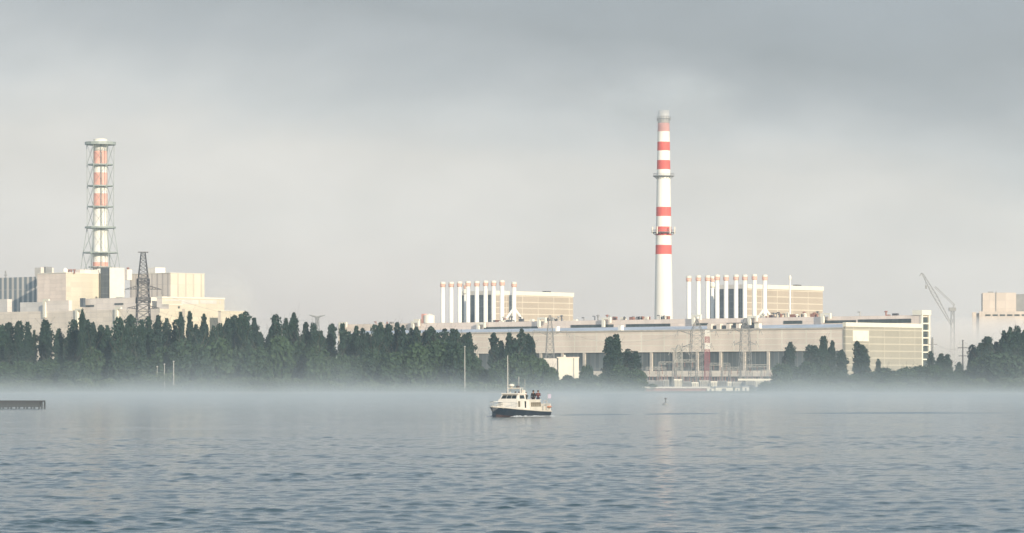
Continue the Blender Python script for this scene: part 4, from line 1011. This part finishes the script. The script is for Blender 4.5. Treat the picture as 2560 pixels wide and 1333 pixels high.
        for s_ in (-1, 1):
            g = LG(s_)[:3]; k = len(V); V += [g[0], g[1], (g[2][0], g[2][1], g[2][2]+.03)]; Rd += [.11, .08, .065]; E += [(0, k), (k, k+1), (k+1, k+2)]
        skinobj('trousers', V, E, Rd, plain('trouser_cloth', tcol), p)
        hz = hip+.70
        b = MB(); b.lathe(-.005, 0, [(hz-.03, .10), (hz+.04, .115), (hz+.11, .10), (hz+.155, .05), (hz+.16, .01)], 14); b.build('hair', plain('hair_colour', hcol), p, smooth=True)
        f = MB(); f.lathe(.115, 0, [(hz-.045, .012), (hz-.02, .018), (hz+.01, .008)], 8); f.build('nose', skin, p)
        f = MB(); [f.lathe(.10, s_*.035, [(hz+.005, .002), (hz+.015, .012), (hz+.025, .002)], 8) for s_ in (-1, 1)]; f.build('eyes', M['dark'], p)
        MB().box(.098, .112, -.025, .025, hz-.085, hz-.075).build('mouth', M['rust'], p)
        f = MB(); [f.lathe(.0, s_*.105, [(hz-.03, .008), (hz, .022), (hz+.02, .008)], 8) for s_ in (-1, 1)]; f.build('ears', skin, p)
        return p
    dn = ((.02, .05, -.28), (.08, .0, -.25)); fold = ((.08, .06, -.26), (.2, -.12, .08))
    cf = rz
    person((-3.75, -.05, 1.2), cf+.2, False, (.008, .008, .012), (.01, .01, .015), (.01, .008, .006), 'person standing in a black jacket, left one of the two standing at the stern', (dn, dn))
    person((-4.15, .35, 1.2), cf+.5, False, (.10, .025, .03), (.02, .022, .05), (.09, .05, .03), 'person in a dark red jacket with folded arms, standing right of the person in black', (fold, fold))
    person((-2.4, -.25, 1.42), cf-.1, True, (.05, .065, .06), (.02, .02, .03), (.08, .06, .05), 'person seated low in a dark grey-green jacket behind the wheelhouse', (dn, fold))
    # bow wave / wake foam beside the hull
    foam = plain('foam', (.55, .58, .60), var=.15, scale=2)
    rs = random.Random(3)
    fb = MB()
    for i in range(130):
        t_ = rs.uniform(0, 1); sg = rs.choice((-1, 1)); x = 3.6-8.5*t_; y = sg*(1.15+.35*t_+abs(rs.gauss(0, .45))); h = .06+.16*rs.random()*(1-t_*.6); L_ = rs.uniform(.1, .4); w_ = rs.uniform(.05, .14)
        fb.add([(x-L_, y-w_, .02), (x+L_, y-w_, .02), (x+L_*.8, y+w_, .02), (x-L_*.8, y+w_, .02), (x, y, h)], [(0, 1, 4), (1, 2, 4), (2, 3, 4), (3, 0, 4)])
    o = fb.build('wake_foam', foam, None); o.matrix_world = Mw; tag(o, 'broken white foam along the sides of the launch', 'foam', None, 'stuff')
boat()
def wake():
    # long low wake swells trailing right of the boat
    m = bpy.data.materials['lake_water']; D0 = 412
    for i, (xa, xb, D, lab) in enumerate(((1390, 1600, 428, 'long low wake ridge just right of the boat'), (1600, 1820, 440, 'low wake ridge in the middle of the trail'), (1940, 2560, 452, 'long faint wake ridge at the right edge'))):
        b = MB(); n = 60; rows = [(-1.6, 0), (-.9, .03), (-.35, .12), (0, .16), (.4, .11), (1.1, .02), (1.8, 0)]; vs = []; fs = []
        for j in range(n+1):
            f = j/n; X = wx(xa+(xb-xa)*f, D); a = math.sin(math.pi*f)**.5*(.75+.35*fbm(X*.15, i)) if 0 < f < 1 else 0
            for dy, z in rows: vs.append((X, D+dy+8*f+.5*fbm(X*.1, 9), -.02+z*max(a, 0)*1.3))
        k = len(rows)
        for j in range(n):
            for q in range(k-1): a = j*k+q; fs.append((a, a+k, a+k+1, a+1))
        b.add(vs, fs).build('water', m, None, smooth=True, kind='structure')
wake()
# ------------------------------------------------------------------ haze and mist volumes
def haze():
    m = volmat('haze_air', (.66, .86, 1.0), 7.5e-5)
    o = MB().box(-1650, 1650, -90, 4000, -2.5, 186).build('haze', m, None, kind='stuff')
    tag(o, 'thin pale morning haze over the whole lake and plant', 'haze')
    # low mist bank over the water: closed skin, flat bottom, rolling top
    # lake mist: density falls off with height, thickens towards the far shore and is drawn out into wisps
    m = volmat('lake_mist', (.76, .84, .89), 1.0); t = m.node_tree; n = t.nodes; l = t.links
    v = [q for q in n if q.type == 'PRINCIPLED_VOLUME'][0]
    def mm(op, a, b=None, c=None):
        q = n.new('ShaderNodeMath'); q.operation = op
        for i, x in enumerate((a, b, c)):
            if x is None: continue
            if isinstance(x, (int, float)): q.inputs[i].default_value = x
            else: l.new(x, q.inputs[i])
        return q.outputs[0]
    tcn = n.new('ShaderNodeTexCoord'); sp = n.new('ShaderNodeSeparateXYZ'); l.new(tcn.outputs['Object'], sp.inputs[0])
    mpn = n.new('ShaderNodeMapping'); mpn.inputs['Scale'].default_value = (.022, .0045, .05); l.new(tcn.outputs['Object'], mpn.inputs[0])
    no = n.new('ShaderNodeTexNoise'); no.inputs['Scale'].default_value = 1; no.inputs['Detail'].default_value = 4; no.inputs['Distortion'].default_value = .6
    l.new(mpn.outputs[0], no.inputs['Vector'])
    mr = n.new('ShaderNodeMapRange'); mr.inputs[1].default_value = .36; mr.inputs[2].default_value = .66; mr.inputs[3].default_value = .3; mr.inputs[4].default_value = 2.5; l.new(no.outputs['Fac'], mr.inputs[0])
    hs = mr.outputs[0]
    e = lambda h, A: mm('MULTIPLY', mm('EXPONENT', mm('DIVIDE', sp.outputs['Z'], mm('MULTIPLY', hs, -h))), A)
    rp = n.new('ShaderNodeMapRange'); rp.interpolation_type = 'SMOOTHSTEP'; rp.inputs[1].default_value = 230; rp.inputs[2].default_value = 640; l.new(sp.outputs['Y'], rp.inputs[0])
    rb = n.new('ShaderNodeMapRange'); rb.interpolation_type = 'SMOOTHSTEP'; rb.inputs[1].default_value = 1700; rb.inputs[2].default_value = 1560; l.new(sp.outputs['Y'], rb.inputs[0])
    l.new(mm('MULTIPLY', mm('MULTIPLY', mm('ADD', e(1.5, 3.4e-3), e(3.6, 2.5e-4)), rp.outputs[0]), rb.outputs[0]), v.inputs['Density'])
    try: m.cycles.volume_step_rate = .4
    except Exception as ex: print(ex)
    b = MB().box(-440, 440, 230, 1702, -.9, 30).build('mist', m, None, kind='stuff'); tag(b, 'rolling white mist lying on the lake and drifting into the shore trees', 'mist')
    # soft-edged steam and cloud: density fades towards the skin and is broken up by noise
    def puff(c, rad, dens, col, lab, nscale=.02, pw=1.5, lo=.32):
        m = volmat('steam', col, dens); t = m.node_tree; n = t.nodes; l = t.links
        v = [q for q in n if q.type == 'PRINCIPLED_VOLUME'][0]
        tcn = n.new('ShaderNodeTexCoord'); ln = n.new('ShaderNodeVectorMath'); ln.operation = 'DOT_PRODUCT'
        l.new(tcn.outputs['Object'], ln.inputs[0]); l.new(tcn.outputs['Object'], ln.inputs[1])
        def mm(op, a, b=None):
            q = n.new('ShaderNodeMath'); q.operation = op
            for i, x in enumerate((a, b)):
                if x is None: continue
                if isinstance(x, (int, float)): q.inputs[i].default_value = x
                else: l.new(x, q.inputs[i])
            return q.outputs[0]
        fall = mm('POWER', mm('MAXIMUM', mm('SUBTRACT', 1.0, ln.outputs['Value']), 0.0), pw)
        mpn = n.new('ShaderNodeMapping'); mpn.inputs['Scale'].default_value = (rad[0]*nscale, rad[1]*nscale, rad[2]*nscale*1.6)
        no = n.new('ShaderNodeTexNoise'); no.inputs['Detail'].default_value = 4; no.inputs['Scale'].default_value = 1
        l.new(tcn.outputs['Object'], mpn.inputs[0]); l.new(mpn.outputs[0], no.inputs['Vector'])
        mr = n.new('ShaderNodeMapRange'); mr.inputs[1].default_value = lo; mr.inputs[2].default_value = .62; l.new(no.outputs['Fac'], mr.inputs[0])
        l.new(mm('MULTIPLY', mm('MULTIPLY', fall, mr.outputs[0]), dens), v.inputs['Density'])
        b = MB(); nv = 16; b.ring([[(math.sin(math.pi*i/nv)*math.cos(2*math.pi*j/32), math.sin(math.pi*i/nv)*math.sin(2*math.pi*j/32), -math.cos(math.pi*i/nv)) for j in range(32)] for i in range(1, nv)], True)
        o = b.build('mist', m, None, kind='stuff'); o.location = c; o.scale = rad; tag(o, lab, 'mist')
    wc = (1, .97, .94)
    puff((wx(2450, 2520), 2530, -2), (175, 140, 54), 7e-2, (1, .96, .92), 'bright pinkish steam bank behind the hall at the right', pw=.8, lo=.1)
    puff((wx(740, 2420), 2480, -10), (200, 90, 66), 3.5e-2, wc, 'faint pinkish steam behind the left tree row', lo=.2)
    puff((wx(556, 2330), 2345, 46), (27, 26, 36), 1.0e-1, wc, 'thin steam plume rising at the right side of the left reactor building')
    puff((wx(1659, 2155), 2150, 172), (60, 34, 24), 3.6e-2, (.86, .89, .92), 'scrap of low cloud wrapping the top of the tall red-banded chimney', nscale=.03, pw=2, lo=.2)
haze()
